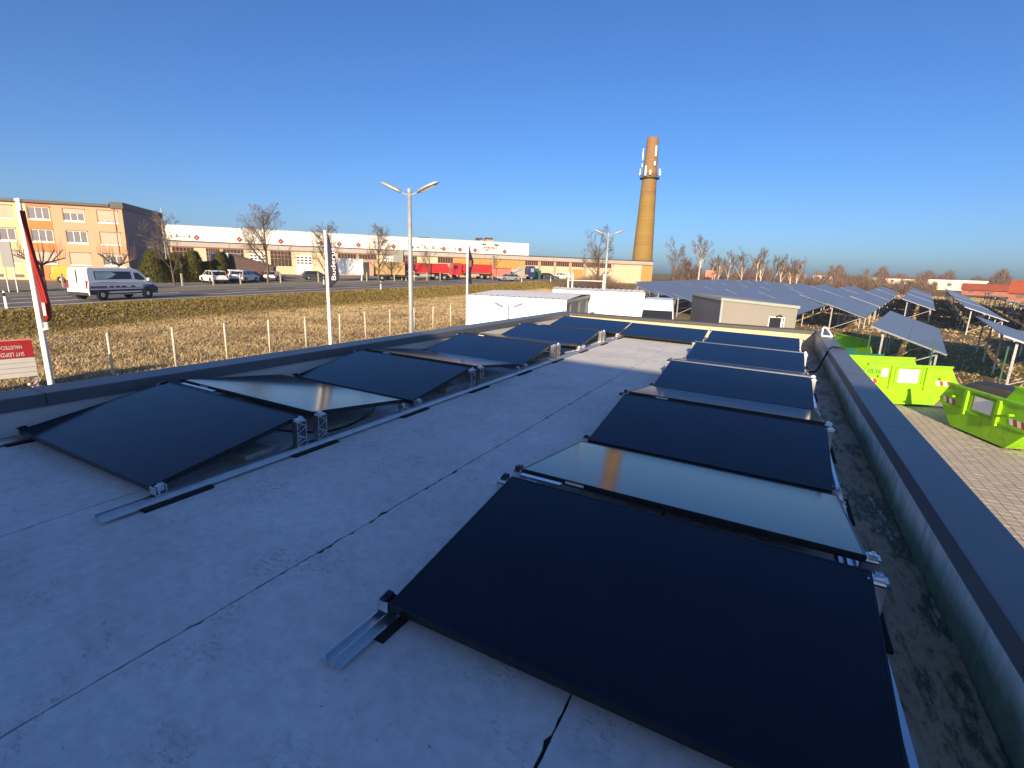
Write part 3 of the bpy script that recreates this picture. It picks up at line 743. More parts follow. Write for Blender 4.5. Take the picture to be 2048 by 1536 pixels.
def car(label, x, y, rz, paint, kind='suv', name='parked_car'):
    z = zplat(y)+.012
    if kind == 'suv': return vehicle(name, label, 'car', (x,y,z), rz, 4.5, 1.86, SUVL, SUVH, (-1.35,1.38), paint, SUVG, .36, 'cars parked in front of the hall')
    lo = [(-2.2,.28),(2.15,.28),(2.25,.5),(2.15,.72),(1.15,.88),(-2.2,.90),(-2.28,.6)]
    hi = [(-2.15,.88),(-1.75,1.38),(-1.2,1.45),(.2,1.42),(1.2,.87)]
    gp = [[(-1.95,.95),(-1.65,1.32),(-1.05,1.37),(-1.0,.95)],[(-.92,.95),(-.95,1.37),(-.02,1.36),(.03,.95)],[(.10,.95),(.06,1.36),(.22,1.34),(.92,.95)]]
    return vehicle(name, label, 'car', (x,y,z), rz, 4.5, 1.78, lo, hi, (-1.35,1.38), paint, gp, .31, 'cars parked in front of the hall')
P_WHITE = mat('white car paint', (0.80,0.80,0.80), 0.22)
P_SILV = mat('silver car paint', (0.46,0.48,0.50), 0.25, 0.5)
P_DARK = mat('dark grey car paint', (0.045,0.050,0.055), 0.22)
P_YEL = mat('yellow van paint', (0.72,0.40,0.04), 0.35)
car('white SUV parked left-most, seen from its rear corner', -65.6, 40.6, R(168), P_WHITE)
car('white SUV parked behind the white SUV on the left', -69.2, 45.6, R(160), P_WHITE)
car('white SUV seen from behind, right of the left-most SUV', -66.0, 45.2, R(118), P_WHITE)
car('dark estate car parked behind the bare tree', -68.5, 48.0, R(115), P_DARK, 'est')
car('silver estate car parked right of the bare tree', -68.8, 52.0, R(125), P_SILV, 'est')
car('dark car half hidden by the white box trailer', -69.0, 60.2, R(60), P_DARK, 'est')
car('dark car parked left of the red tipper truck', -62.5, 73.0, R(70), P_DARK, 'est')
car('dark car parked behind the red tipper truck', -61.0, 83.5, R(70), P_DARK, 'est')
car('dark car parked right of the green bin', -50.6, 114.5, R(40), P_DARK, 'est')
car('white car parked before the cream hall wall', -50.0, 121.5, R(45), P_WHITE, 'est')
car('dark SUV parked before the orange gate of the hall', -48.0, 129.0, R(60), P_DARK)
car('white hatchback parked beside the far bare tree', -45.0, 136.5, R(45), P_WHITE, 'est')
c_ = car('silver estate car driving left on the road', -49.3, 91.5, R(-122), P_SILV, 'est', 'moving_car')
c_['group'] = 'cars on the road'
for ch in list(c_.keys()): pass

# white minibus on the road
zr = zplat(20)+.012
VL = [(-2.95,.36),(2.75,.36),(2.95,.50),(2.95,.86),(2.62,1.12),(1.9,1.30),(-2.9,1.30),(-2.98,.8)]
VH = [(-2.9,1.28),(-2.84,2.10),(-2.7,2.22),(0.9,2.22),(1.35,2.08),(2.25,1.28)]
VG = [[(-2.35,1.44),(-2.35,1.98),(.62,1.98),(.66,1.44)],[(.92,1.42),(.90,1.92),(1.30,1.88),(1.92,1.38),(1.3,1.38)]]
P_NAVY = mat('dark navy livery', (0.020,0.034,0.070), 0.3)
P_BLUE = mat('mid blue livery', (0.06,0.18,0.36), 0.3)
def van_extra(t, hw):
    W = 2.0
    for sd in (-1, 1):
        yy = sd*(W/2+.002); 
        def band(nm, m_, poly, off=.0):
            s = MB(); k = len(poly); s.add([(x, yy+sd*(.004+off), z) for x,z in poly]+[(x, yy-sd*.01, z) for x,z in poly], [tuple(range(k)), tuple(range(2*k-1,k-1,-1))]+[(i,i+k,(i+1)%k+k,(i+1)%k) for i in range(k)]); s.build(nm, m_, t, fix=True)
        band('lower_stripe', P_NAVY, [(-2.9,.40),(2.7,.40),(2.9,.55),(2.9,.84),(2.5,1.0),(1.5,.86),(-2.9,.86)])
        band('white_stripe', P_WHITE, [(-1.4,.50),(1.35,.50),(1.35,.60),(-1.4,.60)], .004)
        band('white_stripe', P_WHITE, [(-2.85,.74),(1.5,.74),(1.6,.82),(-2.85,.82)], .004)
        for x0, x1 in ((-2.85,-1.5),(-1.35,-.95),(-.85,-.45),(-.35,.1),(.45,.85)): band('livery_mark', P_NAVY, [(x0,.88),(x1,.88),(x1-.05,.98),(x0+.05,.98)])
        band('front_patch', P_BLUE, [(1.55,.92),(2.6,.92),(2.6,1.04),(1.5,1.04)])
        s = MB(); s.add([(x, sd*(hw(z)+.010), z) for x,z in [(-2.28,1.47),(-2.28,1.93),(-.95,1.93),(-.60,1.80),(-.95,1.60),(-1.4,1.47)]], [tuple(range(6)) if sd < 0 else tuple(range(5,-1,-1))]); s.build('window_graphic', mat('pale teal window graphic', (0.38,0.56,0.54), 0.4, 0, .25, 1.5), t)
        s = MB(); s.box(1.95,2.1,yy+sd*.0 if sd > 0 else yy-.2,yy+.2 if sd > 0 else yy,1.32,1.52); s.build('mirror', P_WHITE, t, bevel=.03)
        band('door_rail', M_DARKPL, [(-2.2,1.22),(-.7,1.22),(-.7,1.25),(-2.2,1.25)])
        s = MB(); s.box(-2.995,-2.93,sd*.88-.06,sd*.88+.06,1.05,1.35); s.build('tail_light', M_LAMP_R, t)
    s = MB(); s.box(-2.992,-2.9,-.012,.012,.5,2.05); s.build('door_gap', M_DARKPL, t)
    s = MB(); s.box(.9,1.3,-.35,.35,2.22,2.28); s.build('roof_vent', M_WHITE, t, bevel=.02)
vehicle('minibus', 'white minibus with navy stripes driving on the road at left', 'minibus', (-45.35,20.3,zr), R(104.5), 5.9, 2.0, VL, VH, (-1.95,1.90), P_WHITE, VG, .38, inset=.12, extras=van_extra, rear=False).scale = (.93, 1.0, 1.06)
# white delivery van behind the parapet, facing the camera
vehicle('delivery_van', 'white delivery van facing the camera behind the cream parapet', 'van', (-6.75,32.9,-2.585), R(-79), 5.9, 2.0,
        VL, [(-2.9,1.28),(-2.84,2.36),(-2.7,2.52),(0.75,2.52),(1.62,2.02),(2.25,1.28)], (-1.95,1.90), P_WHITE, [VG[1]], .35, inset=.10)

# lorries
def truck_wheels(t, xs_, W, r=.5):
    for x in xs_:
        for sd in (-1,1): wheel(t, x, sd*(W/2-.18), r, .30)
P_RED = mat('red truck paint', (0.50,0.020,0.025), 0.4, 0, .12, 1.2)
def tipper(label, x, y, rz, sc=1.0):
    z = zplat(y)+.012; t = thing('tipper_truck', label, 'truck', (x,y,z), rz, 'red tipper trucks by the hall')
    s = MB(); s.prism([(-3.6,1.25),(2.0,1.15),(2.25,1.7),(2.0,2.75),(-3.3,2.75),(-3.75,2.1)], -1.22, 1.22); s.build('tipper_body', P_RED, t, bevel=.04, fix=True)
    s = MB(); s.box(-3.45,1.95,-1.26,1.26,2.68,2.82); s.build('rim', mat('dark red rim', (0.30,0.012,0.015), 0.5), t)
    for i in range(6):
        xx = -3.0+i*.9; s = MB(); s.box(xx-.05,xx+.05,-1.27,1.27,1.35,2.68); s.build('rib', P_RED, t)
    s = MB(); s.box(-3.7,4.3,-.5,.5,.75,1.10); s.build('chassis', M_DARKPL, t)
    s = MB(); s.prism([(2.5,.7),(4.45,.7),(4.5,1.8),(4.3,2.75),(3.9,2.95),(2.55,2.95)], -1.2, 1.2); s.build('cab', P_RED, t, bevel=.05, fix=True)
    s = MB(); s.prism([(4.52,1.85),(4.53,1.85),(4.345,2.68),(4.335,2.68)], -1.05, 1.05); s.build('windscreen', M_GLASSD, t, fix=True)
    for sd in (-1,1):
        s = MB(); s.box(3.3,4.1,sd*1.2-.008,sd*1.2+.008,1.85,2.55); s.build('side_window', M_GLASSD, t)
        s = MB(); s.box(-1.0,1.5,sd*1.0-.15,sd*1.0+.15,.6,1.0); s.build('side_tank', M_ALU2, t)
    truck_wheels(t, (-2.8,-1.5,3.4), 2.45); t.scale = (sc,)*3
    return t
tipper('red tipper truck parked left, next to the orange hall wall', -60.2, 78.8, R(232), 1.10)
tipper('red tipper truck parked behind the drooping dark flag', -58.8, 93.0, R(228), 1.10)
# red skip left of the navy truck
t = thing('truck_skip', 'faded red skip standing behind the silver car', 'skip', (-54.2,96.8,zplat(96.8)+.012), R(48))
s = MB(); s.prism([(-1.6,.5),(1.6,.5),(2.2,2.3),(-2.2,2.3)], -1.1, 1.1); s.build('hull', mat('faded red paint', (0.48,0.16,0.11), .6, 0, .2, 1), t, fix=True)
s = MB(); s.box(-2.3,2.3,-1.16,1.16,2.28,2.45); s.build('rim', P_RED, t)
s = MB(); s.box(-1.4,1.4,-.9,.9,0,.5); s.build('stand', M_DARKPL, t)
# navy skip lorry
t = thing('skip_lorry', 'navy blue skip lorry with grey lifting arms parked by the hall', 'truck', (-52.6,103.2,zplat(103)+.012), R(-130))
t.rotation_euler[2] = R(48)
s = MB(); s.prism([(1.6,.6),(3.3,.6),(3.35,1.6),(3.15,2.9),(2.9,3.05),(1.6,3.05)], -1.2, 1.2); s.build('cab', mat('navy truck paint', (0.02,0.03,0.10), .35), t, bevel=.05, fix=True)
s = MB(); s.prism([(3.36,1.7),(3.37,1.7),(3.2,2.75),(3.19,2.75)], -1.05, 1.05); s.build('windscreen', M_GLASSD, t, fix=True)
for sd in (-1,1):
    s = MB(); s.box(2.1,2.95,sd*1.2-.008,sd*1.2+.008,1.75,2.55); s.build('side_window', mat('sky tinted glass', (.25,.28,.38), .1), t)  # pale blue glass colour stands in for reflected sky
    s = MB(); s.prism([(-3.0,1.1),(-2.6,1.1),(.9,2.6),(.9,2.95),(.6,2.95)], sd*1.0-.10, sd*1.0+.10); s.build('lifting_arm', M_ALU2, t, fix=True)
s = MB(); s.box(-3.3,1.6,-.9,.9,.75,1.10); s.build('chassis', M_ALU2, t)
s = MB(); s.box(-2.6,.8,-.9,.9,1.1,2.2); s.build('load_bin', mat('grey bin paint', (.34,.34,.31), .6, 0, .2, 2), t)
truck_wheels(t, (-2.3,-1.1,2.4), 2.3)
# green bin
t = thing('waste_bin', 'tall green bin standing right of the navy lorry', 'bin', (-51.4,109.0,zplat(109)+.012), R(48))
s = MB(); s.prism([(-.9,0),(.9,0),(1.0,2.0),(-1.0,2.0)], -.9, .9); s.build('body', mat('dark green paint', (.015,.095,.065), .5), t, fix=True)
s = MB(); s.prism([(-.8,2.0),(.6,2.0),(.3,2.5),(-.5,2.5)], -.7, .7); s.build('lid', MAT['dark green paint'], t, fix=True)
# white swap body and brown trailer
t = thing('box_trailer', 'white box body on stands behind the lettered flag', 'trailer', (-65.2,63.8,zplat(63.8)+.012), R(48))
s = MB(); s.box(-2.3,2.3,-1.2,1.2,1.0,3.6); s.build('box', M_WHITE, t, bevel=.03)
for x in (-2.0,2.0):
    for sd in (-1,1): s = MB(); s.box(x-.06,x+.06,sd*1.05-.06,sd*1.05+.06,0,1.0); s.build('stand_leg', M_WHITE, t)
s = MB(); s.box(2.4,3.3,-1.1,1.1,.5,3.1); s.build('tail_lift', M_DARKPL, t, bevel=.08)
t = thing('covered_trailer', 'brown tarpaulin trailer parked right of the white box body', 'trailer', (-62.0,70.3,zplat(70)+.012), R(48))
s = MB(); s.box(-2.6,2.6,-1.15,1.15,1.0,3.2); s.build('cover', mat('tan tarpaulin', (.42,.28,.12), .8, 0, .2, .8), t, bevel=.06)
s = MB(); s.box(-2.7,2.7,-.9,.9,.7,.98); s.build('chassis', M_DARKPL, t)
truck_wheels(t, (-1.4,.2), 2.3, .42)
t = thing('timber_rack', 'wooden post rack beside the road in front of the grey panel', 'rack', (-59.7,72.6,zplat(72)+.012), R(48))
for x in (-1.1,-.35,.4,1.1): s = MB(); s.box(x-.07,x+.07,-.07,.07,-.2,1.75); s.build('post', M_WOOD, t)
for z in (.7,1.6): s = MB(); s.box(-1.2,1.2,-.10,-.07,z,z+.12); s.build('rail', M_WOOD, t)
# yellow van at the apartment block
t_ = vehicle('parked_van', 'yellow van parked at the foot of the orange wall', 'van', (-73.6,29.2,zplat(30)+.012), R(60), 4.4, 1.75, SUVL, [(-2.08,1.0),(-2.0,1.8),(-1.6,1.9),(.5,1.88),(1.3,1.0)], (-1.35,1.38), P_YEL, [[(-.2,1.08),(-.25,1.7),(.4,1.7),(.95,1.08)]], .33)

# posts beside the road
s = MB(); s.box(-.07,.07,-.07,.07,-.1,1.45); me_w = s.mesh('post'); me_w.materials.append(M_WOOD)
PN = ['left of the white minibus','behind the white minibus','in front of the thuja hedge','in front of the left-most white SUV','in front of the second white SUV','right of the silver estate','left of the white box body','in front of the tan trailer','left of the wooden rack','in front of the red tipper','right of the red tipper']
for (x,y),nm in zip([(-60.5,22.8),(-60.8,27.0),(-60.6,33.8),(-60.9,37.6),(-60.4,40.8),(-60.6,46.8),(-61.0,53.6),(-60.2,62.8),(-59.4,68.6),(-58.0,76.0),(-57.2,79.0)], PN):
    o = obj('bollard_post', me_w, None); o.location = (x,y,zplat(y)+.01); tag(o, 'pale wooden post at the road edge '+nm, 'post', 'wooden posts along the far road edge')
def delineator(x, y, label):
    z = zplat(y); t = thing('delineator_post', label, 'road post', (x,y,z), R(60), 'white road delineator posts')
    s = MB(); s.prism([(-.06,-.1),(.06,-.1),(.05,.72),(-.05,.72)], -.05, .05); s.build('post', M_WHITE, t, fix=True)
    s = MB(); s.prism([(-.052,.722),(.052,.722),(.05,.92),(-.05,.92)], -.052, .052); s.build('black_band', M_RUB, t, fix=True)
    s = MB(); s.prism([(-.05,.922),(.05,.922),(.05,1.0),(-.03,1.06)], -.05, .05); s.build('tip', M_WHITE, t, fix=True)
delineator(-40.4, 12.35, 'white road post with black band at the left edge')
delineator(-43.6, 47.8, 'white road post with black band left of the tall lamp')
delineator(-56.6, 50.6, 'white road post on the far verge by the lettered flag')
delineator(-44.6, 88.3, 'white road post on the verge in front of the navy lorry')
delineator(-44.0, 101, 'white road post near the white frame posts')

# ================================================================ apartment block and hall
DV = Vector((0.7, 0.714, 0)).normalized(); A45 = math.atan2(DV.y, DV.x)
M_PEACH = mat('peach render', (0.53,0.295,0.185), .9, 0, .05, .5)
M_ORANGE = mat('orange render', (0.60,0.185,0.060), .9, 0, .05, .5)
M_YELL = mat('pale yellow render', (0.56,0.44,0.255), .9, 0, .05, .5)
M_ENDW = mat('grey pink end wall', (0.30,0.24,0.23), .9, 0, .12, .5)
apt = thing('apartment_block', 'three-storey block with yellow, orange and peach walls at left', 'building', (-74.0,35.0,-2.2), A45)
HT = 9.55
def wallbox(nm, x0, x1, m_): s = MB(); s.box(x0,x1,0,.4,0,HT); return s.build(nm, m_, apt)
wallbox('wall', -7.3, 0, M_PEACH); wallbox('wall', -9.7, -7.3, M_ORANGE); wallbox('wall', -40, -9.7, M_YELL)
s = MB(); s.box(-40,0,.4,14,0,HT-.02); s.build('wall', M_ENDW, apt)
rf = MB(); rf.box(-40.3,-1.2,-.35,14.2,HT,HT+.32); rf.box(-1.2,.22,-.22,14.2,HT-.15,HT+.62); roof_a = rf.build('roof', mat('dark roof edge', (.045,.048,.055), .6), apt)
MB().tube([(.35,13.6,2.0),(.35,13.6,HT+1.3)], .12, 8).build('chimney_pipe', M_ALU, roof_a)
MB().tube([(-.85,-.06,.2),(-.85,-.06,HT)], .06, 6).build('downpipe', mat('brown downpipe', (.30,.14,.07), .6), apt)
M_BLIND = mat('roller blind', (0.40,0.34,0.27), .8, 0, .04, 2)
M_SHADOWY = mat('painted reveal shade', (0.22,0.16,0.12), .9)
M_APWIN = mat('apartment window glass', (0.13,0.12,0.14), .15)
def awin(x, z, w_, h_, blind, panes=3):
    f_ = MB(); d = .05
    f_.box(x-.06,x+w_+.06,-.05,-.012,z-.16,z-.05); o = None
    s = MB(); s.box(x,x+w_,-.028,-.010,z,z+h_); g_ = s.build('window', M_APWIN, apt)
    f_.build('sill', M_WHITE, g_)
    s = MB()
    for i in range(panes+1):
        xx = x+w_*i/panes; s.box(xx-.028,xx+.028,-.045,-.030,z,z+h_)
    s.box(x,x+w_,-.046,-.031,z,z+.05); s.box(x,x+w_,-.046,-.031,z+h_-.05,z+h_); s.build('frame', M_WHITE, g_)
    if blind > 0:
        s = MB(); s.box(x+.02,x+w_-.02,-.066,-.050,z+h_*(1-blind),z+h_); s.build('blind', M_BLIND, g_)
    s = MB(); s.box(x-.10,x,-.10,-.008,z,z+h_+.1); s.box(x,x+w_+.1,-.10,-.008,z+h_,z+h_+.1); s.build('reveal_shade', M_SHADOWY, g_)  # shade of the left and top reveals, put in as dark strips
bl = {(-2.6,2):.9,(-2.6,1):1,(-2.6,0):.25,(-6.05,2):.4,(-6.05,1):0,(-6.05,0):1,(-9.5,2):0,(-9.5,1):0,(-9.5,0):.8,(-12.6,2):1,(-12.6,1):0,(-12.6,0):1,(-16.5,2):0,(-16.5,1):1,(-16.5,0):0}
for (x,k),b_ in bl.items(): awin(x, 2.5+k*2.6, 2.05 if x > -10 else 1.5, 1.38, b_, 3 if x > -10 else 2)
for x in (-14,-12,-10.6,-8.6,-4.5): s = MB(); s.box(x,x+1.0,-.02,-.008,.75,1.1); s.build('basement_window', M_APWIN, apt)
# grey notice board
t = thing('notice_board', 'grey board on two thin posts before the yellow wall', 'sign', (-56.7,17.9,zplat(17)+.01), R(45))
s = MB(); s.box(-.30,.45,-.06,.06,2.05,4.1); s.build('board', mat('grey board', (.25,.25,.26), .7), t)
for x in (-.22,.37): s = MB(); s.box(x-.03,x+.03,-.04,.04,-.1,2.05); s.build('post', M_ALU2, t)

# hall
HA = math.atan2(.745,.667)
hall = thing('factory_hall', 'long factory hall with white upper storey and orange wall panels', 'building', (-107.5,56.4,0), HA)
M_HWHITE = mat('white trapezoid cladding', (0.82,0.80,0.74), .6, 0, .03, .3)
M_FASC = mat('pale grey pink fascia', (0.37,0.335,0.32), .8, 0, .06, .3)
M_HCREAM = mat('cream hall render', (0.54,0.45,0.31), .9, 0, .06, .3)
M_HORANGE = mat('orange hall panel', (0.44,0.25,0.075), .8, 0, .06, .3)
M_HPINK = mat('pinkish pillars', (0.42,0.27,0.20), .9, 0, .06, .5)
M_DTRIM = mat('dark roof trim', (0.06,0.05,0.05), .7)
HE = 4.82
s = MB(); s.box(-30,114,0.5,45,-3,3.75); s.build('core', M_HPINK, hall)
s = MB(); s.box(-30,114,-.02,46,3.75,HE-.20); s.build('fascia', M_FASC, hall)
s = MB(); s.box(-30.1,114.2,-.14,46.2,HE-.19,HE); s.build('eave_trim', M_DTRIM, hall)
s = MB(); s.box(-30,114,-.12,-.03,3.58,3.75); s.build('gutter', mat('brown gutter', (.22,.11,.06), .7), hall)
for x in range(3, 114, 9): s = MB(); s.box(x-.10,x+.10,-.10,-.03,3.76,HE-.21); s.build('fascia_joint', mat('fascia joint', (.36,.30,.28), .8), hall)
s = MB(); s.box(-30,77.7,1.0,44,HE,7.62); s.build('upper_storey', M_HWHITE, hall)
s = MB(); s.box(-30.1,77.8,.92,44.1,7.62,7.74); s.build('upper_edge', mat('upper trim', (.55,.53,.50), .6), hall)
for x, w_, h_ in ((66.5,.8,1.0),(68.2,1.8,1.3)): s = MB(); s.box(x,x+w_,6,8,7.74,7.74+h_*.55); s.build('roof_unit', M_HPINK, hall); 
s = MB(); s.box(66.0,67.3,5.9,8.1,8.3,8.75); s.build('roof_cap', M_DTRIM, hall); s = MB(); s.box(68.3,69.9,5.9,8.1,8.46,8.9); s.build('roof_cap', M_DTRIM, hall)
s = MB(); s.box(51.5,54,6,8,7.74,8.2); s.build('roof_cap', M_DTRIM, hall)
M_HWIN = mat('brown tinted glazing', (0.045,0.032,0.028), .2, 0, .2, .4)
M_MULL = mat('rust mullion', (0.30,0.17,0.12), .8)
def hwin(t0, t1, z0, z1, nm=6, mid=False):
    s = MB(); s.box(t0,t1,.20,.26,z0,z1); g_ = s.build('window', M_HWIN, hall)
    s = MB()
    for i in range(nm+1):
        xx = t0+(t1-t0)*i/nm; s.box(xx-.05,xx+.05,.10,.19,z0,z1)
    if mid:
        for zz in (z0+(z1-z0)*.5, z0+(z1-z0)*.75): s.box(t0,t1,.12,.185,zz-.05,zz+.05)
    s.build('mullion', M_MULL, g_)
WIN = [(-8,-4.5,.4,3.45,1),(2.1,5.8,.5,3.45,1),(7.9,10.3,.5,3.45,1),(10.9,14.6,.5,3.45,1),(19.5,23.5,.5,3.45,1),(32.8,36.6,2.5,3.45,0),(37.2,40.8,2.5,3.45,0),(46.8,49.9,.5,3.45,1),(54.7,58.3,2.35,3.5,0),(76.6,80.0,2.5,3.5,0),(80.8,84.3,2.5,3.5,0),(85.0,88.6,2.5,3.5,0),(89.4,92.8,2.5,3.5,0),(93.7,96.8,2.5,3.5,0),(97.6,101,2.5,3.5,0)]
for a,b_,z0,z1,md in WIN: hwin(a,b_,z0,z1,6,md)
def hpanel(nm, a, b_, z0, z1, m_, y0=.0): s = MB(); s.box(a,b_,y0,.48,z0,z1); return s.build(nm, m_, hall)
# pillars and cream render fields
edges = [-30,-8.2]
prev = -30
for a,b_,z0,z1,md in WIN:
    if a-prev > .3:
        m_ = M_HORANGE if 58 <= prev < 76 else (M_HCREAM if (a-prev) > 1.2 else M_HPINK)
        if m_ is M_HORANGE:
            k = prev+.03
            for e in (62.0,65.2,68.3,71.4,76.55): hpanel('wall_panel', k, e-.06, -3, 3.70, M_HORANGE); k = e
        else: hpanel('wall_field', prev+.02, a-.02, -3, 3.70, m_, .04)
    if z0 > -.5: hpanel('wall_field', a-.02, b_+.02, -3, z0-.02, M_HCREAM if a > 70 or z0 < 1 else M_HPINK, .06)
    hpanel('lintel', a-.02, b_+.02, z1+.02, 3.70, M_HPINK, .05)
    prev = b_
hpanel('wall_field', 101.05, 110.5, -3, 3.70, M_HCREAM, .03); hpanel('wall_panel', 110.55, 114, -3, 3.70, M_HORANGE, .02)
def gate(a, b_, z1, m_, win):
    s = MB(); s.box(a,b_,-.03,.03,-3,z1); g_ = s.build('gate', m_, hall)
    for r_ in range(3 if win else 0):
        for c_ in range(4):
            s = MB(); w_ = (b_-a)/4; s.box(a+c_*w_+.12,a+(c_+1)*w_-.12,-.045,-.031,z1-.7-r_*.55,z1-.40-r_*.55); s.build('pane', M_GLASSD, g_)
gate(24.4,27.5,2.9,M_WHITE,True); gate(15.6,18.5,2.9,M_WHITE,True); gate(42.2,44.3,3.3,M_WHITE,True); gate(89.6,92.7,1.9,M_HORANGE,False)
s = MB(); s.box(44.6,46.7,-.4,-.05,-1.5,HE+.02); s.build('grey_panel', mat('grey upright panel', (.26,.26,.24), .8, 0, .1, .8), hall)
M_DIA = mat('red diamond sign', (0.22,0.018,0.025), .6)
for x in (6.3,13.9,21.6,29.5,33.2,37.2,44.8,48.8,56.3,60.2,63.9,71.4):
    s = MB(); r_ = .60; s.add([(x-r_,.96,5.52),(x,.96,5.52-r_),(x+r_,.96,5.52),(x,.96,5.52+r_),(x-r_,.99,5.52),(x,.99,5.52-r_),(x+r_,.99,5.52),(x,.99,5.52+r_)], [(0,1,2,3),(7,6,5,4),(0,4,5,1),(1,5,6,2),(2,6,7,3),(3,7,4,0)])
    o = s.build('diamond_sign', M_DIA, hall)
    s = MB(); r_ = .10; s.add([(x-r_,.95,5.52),(x,.95,5.52-r_),(x+r_,.95,5.52),(x,.95,5.52+r_)], [(0,1,2,3)]); s.build('centre', M_HWHITE, o)
M_LET = mat('dark wall lettering', (0.03,0.025,0.028), .7)
rg = random.Random(4)
for xs_, sz in (([.2,1.0,1.8,2.6,3.3,4.0,4.7], .62), ([49.9,50.5,51.0,51.7,52.4,52.9,53.5,54.1,54.7,55.3], .55), ([57.0,57.5,58.1,58.8], .50)):
    for i, x in enumerate(xs_):
        big = sz*(1.0 if i % 3 == 0 else .55); s = MB(); s.box(x,x+big*1.1,.965,.985,5.45,5.45+big*.25); s.box(x+big*.4,x+big*.75,.960,.984,5.45,5.45+big); s.build('wall_letter', M_LET, hall)
# company sign: green trees over a red framed plate
sg = MB(); sg.box(65.8,69.2,.93,.97,5.85,6.75); sgn = sg.build('wall_sign', M_WHITE, hall)
s = MB()
for a,b_,c_,d in ((65.72,69.28,5.76,5.88),(65.72,69.28,6.72,6.84),(65.70,65.82,5.78,6.82),(69.18,69.30,5.78,6.82)): s.box(a,b_,.91,.925,c_,d)
for i, x in enumerate((66.1,66.5,66.95,67.3,67.8,68.2,68.6)): s.box(x,x+.30,.91,.925,6.05+.05*math.sin(i*2),6.50+.08*math.sin(i*3))
s.build('red_marks', M_DIA, sgn)
s = MB()
for x in (65.9,66.3,69.0,69.5): s.lathe([(.02,6.75),(.38,6.85),(.30,7.1),(.05,7.3)], 7, Matrix.Translation((x,.9,0)) @ Matrix.Scale(.1,4,(0,1,0)))
s.build('green_marks', mat('green sign paint', (.03,.20,.11), .6), sgn)
# wall lamp in front of the hall
t = thing('arm_lamp', 'thin single-arm street lamp in front of the hall sign', 'street lamp', (-53.5,92.4,zplat(92)), R(200))
MB().tube([(0,0,-.1),(0,0,5.3),(.35,0,5.7),(1.1,0,5.95)], [.06,.05,.04,.035], 6).build('pole', M_ALU2, t)
s = MB(); s.box(1.0,1.65,-.12,.12,5.9,6.06); s.build('lamp_head', M_DARKPL, t, bevel=.03)

# ---------------------------------------------------------------- brick chimney
mt, q = newmat('yellow brick stack', .9)
br = q.n.new('ShaderNodeTexBrick'); 
z_ = q.sep()[2]
bandn = q.ramp(q.noise(.25, 3, .5, q.mapping((.2,.2,1.0))), [(.35,(.19,.108,.028)),(.5,(.24,.150,.036)),(.7,(.275,.18,.044))])
topm = q.ramp(q.math('MULTIPLY', z_, 1/40.0), [(.60,0.0),(.80,1.0)])
cc = q.mix(topm, bandn, (.235,.135,.060))
cc = q.mix(.6, cc, q.ramp(q.noise(2.2, 6, .7, q.mapping((1,1,2.5))), [(.3,.65),(.7,1.15)]), 'MULTIPLY')
q.link(cc, q.b.inputs['Base Color']); M_STACK = mt
chim = thing('brick_chimney', 'tall tapering yellow brick chimney with antenna gallery', 'chimney', (-38.0,155.6,-1.0))
CH = 40.4
def cr_(z): return 3.25+(1.62-3.25)*z/CH
s = MB(); prof = [(cr_(CH*i/40), CH*i/40) for i in range(41)]; prof += [(cr_(CH)-.35, CH),(cr_(CH)-.35,CH-2.5)]
s.lathe(prof, 40); s.build('shaft', M_STACK, chim, smooth=True)
for z in range(2, 40, 4): MB().lathe([(cr_(z)+.0,z),(cr_(z)+.05,z+.03),(cr_(z)+.05,z+.16),(cr_(z),z+.20)], 40).build('steel_band', mat('rusty band', (.30,.16,.07), .7), chim)
GZ = 29.3
MB().lathe([(cr_(GZ),GZ),(cr_(GZ)+.75,GZ+.05),(cr_(GZ)+.75,GZ+.25),(cr_(GZ),GZ+.30)], 32).build('gallery', M_DARKPL, chim)
s = MB()
for z in (.7,1.2): 
    n = 24
    s.tube([((cr_(GZ)+.7)*math.cos(6.2832*i/n),(cr_(GZ)+.7)*math.sin(6.2832*i/n),GZ+z) for i in range(n+1)], .05, 4)
for i in range(16): a = 6.2832*i/16; s.tube([((cr_(GZ)+.7)*math.cos(a),(cr_(GZ)+.7)*math.sin(a),GZ+.2),((cr_(GZ)+.7)*math.cos(a),(cr_(GZ)+.7)*math.sin(a),GZ+1.2)], .04, 4)
s.build('gallery_rail', M_DARKPL, chim)
for ang, z0, z1, off in ((R(190),1.0,2.9,.75),(R(205),3.2,4.2,.55),(R(192),5.2,8.3,.55),(R(258),.6,3.2,.8),(R(285),.8,2.0,.8),(R(310),3.3,4.4,.5),(R(315),5.8,8.6,.35),(R(350),.8,2.6,.9),(R(20),1.0,2.2,.9)):
    rr_ = cr_(GZ+z0)+off; s = MB(); s.box(-.22,.22,-.10,.10,0,z1-z0, Mloc(rr_*math.cos(ang), rr_*math.sin(ang), GZ+z0, ang+R(90))); s.build('antenna', M_WHITE, chim)
s = MB(); a = R(268)
for zz in range(2,int(GZ)): s.box(-.25,.25,-.04,.04,zz,zz+.06, Mloc((cr_(zz)+.15)*math.cos(a),(cr_(zz)+.15)*math.sin(a),0,a+R(90)))
s.build('ladder', mat('ladder steel', (.35,.25,.12), .7), chim)

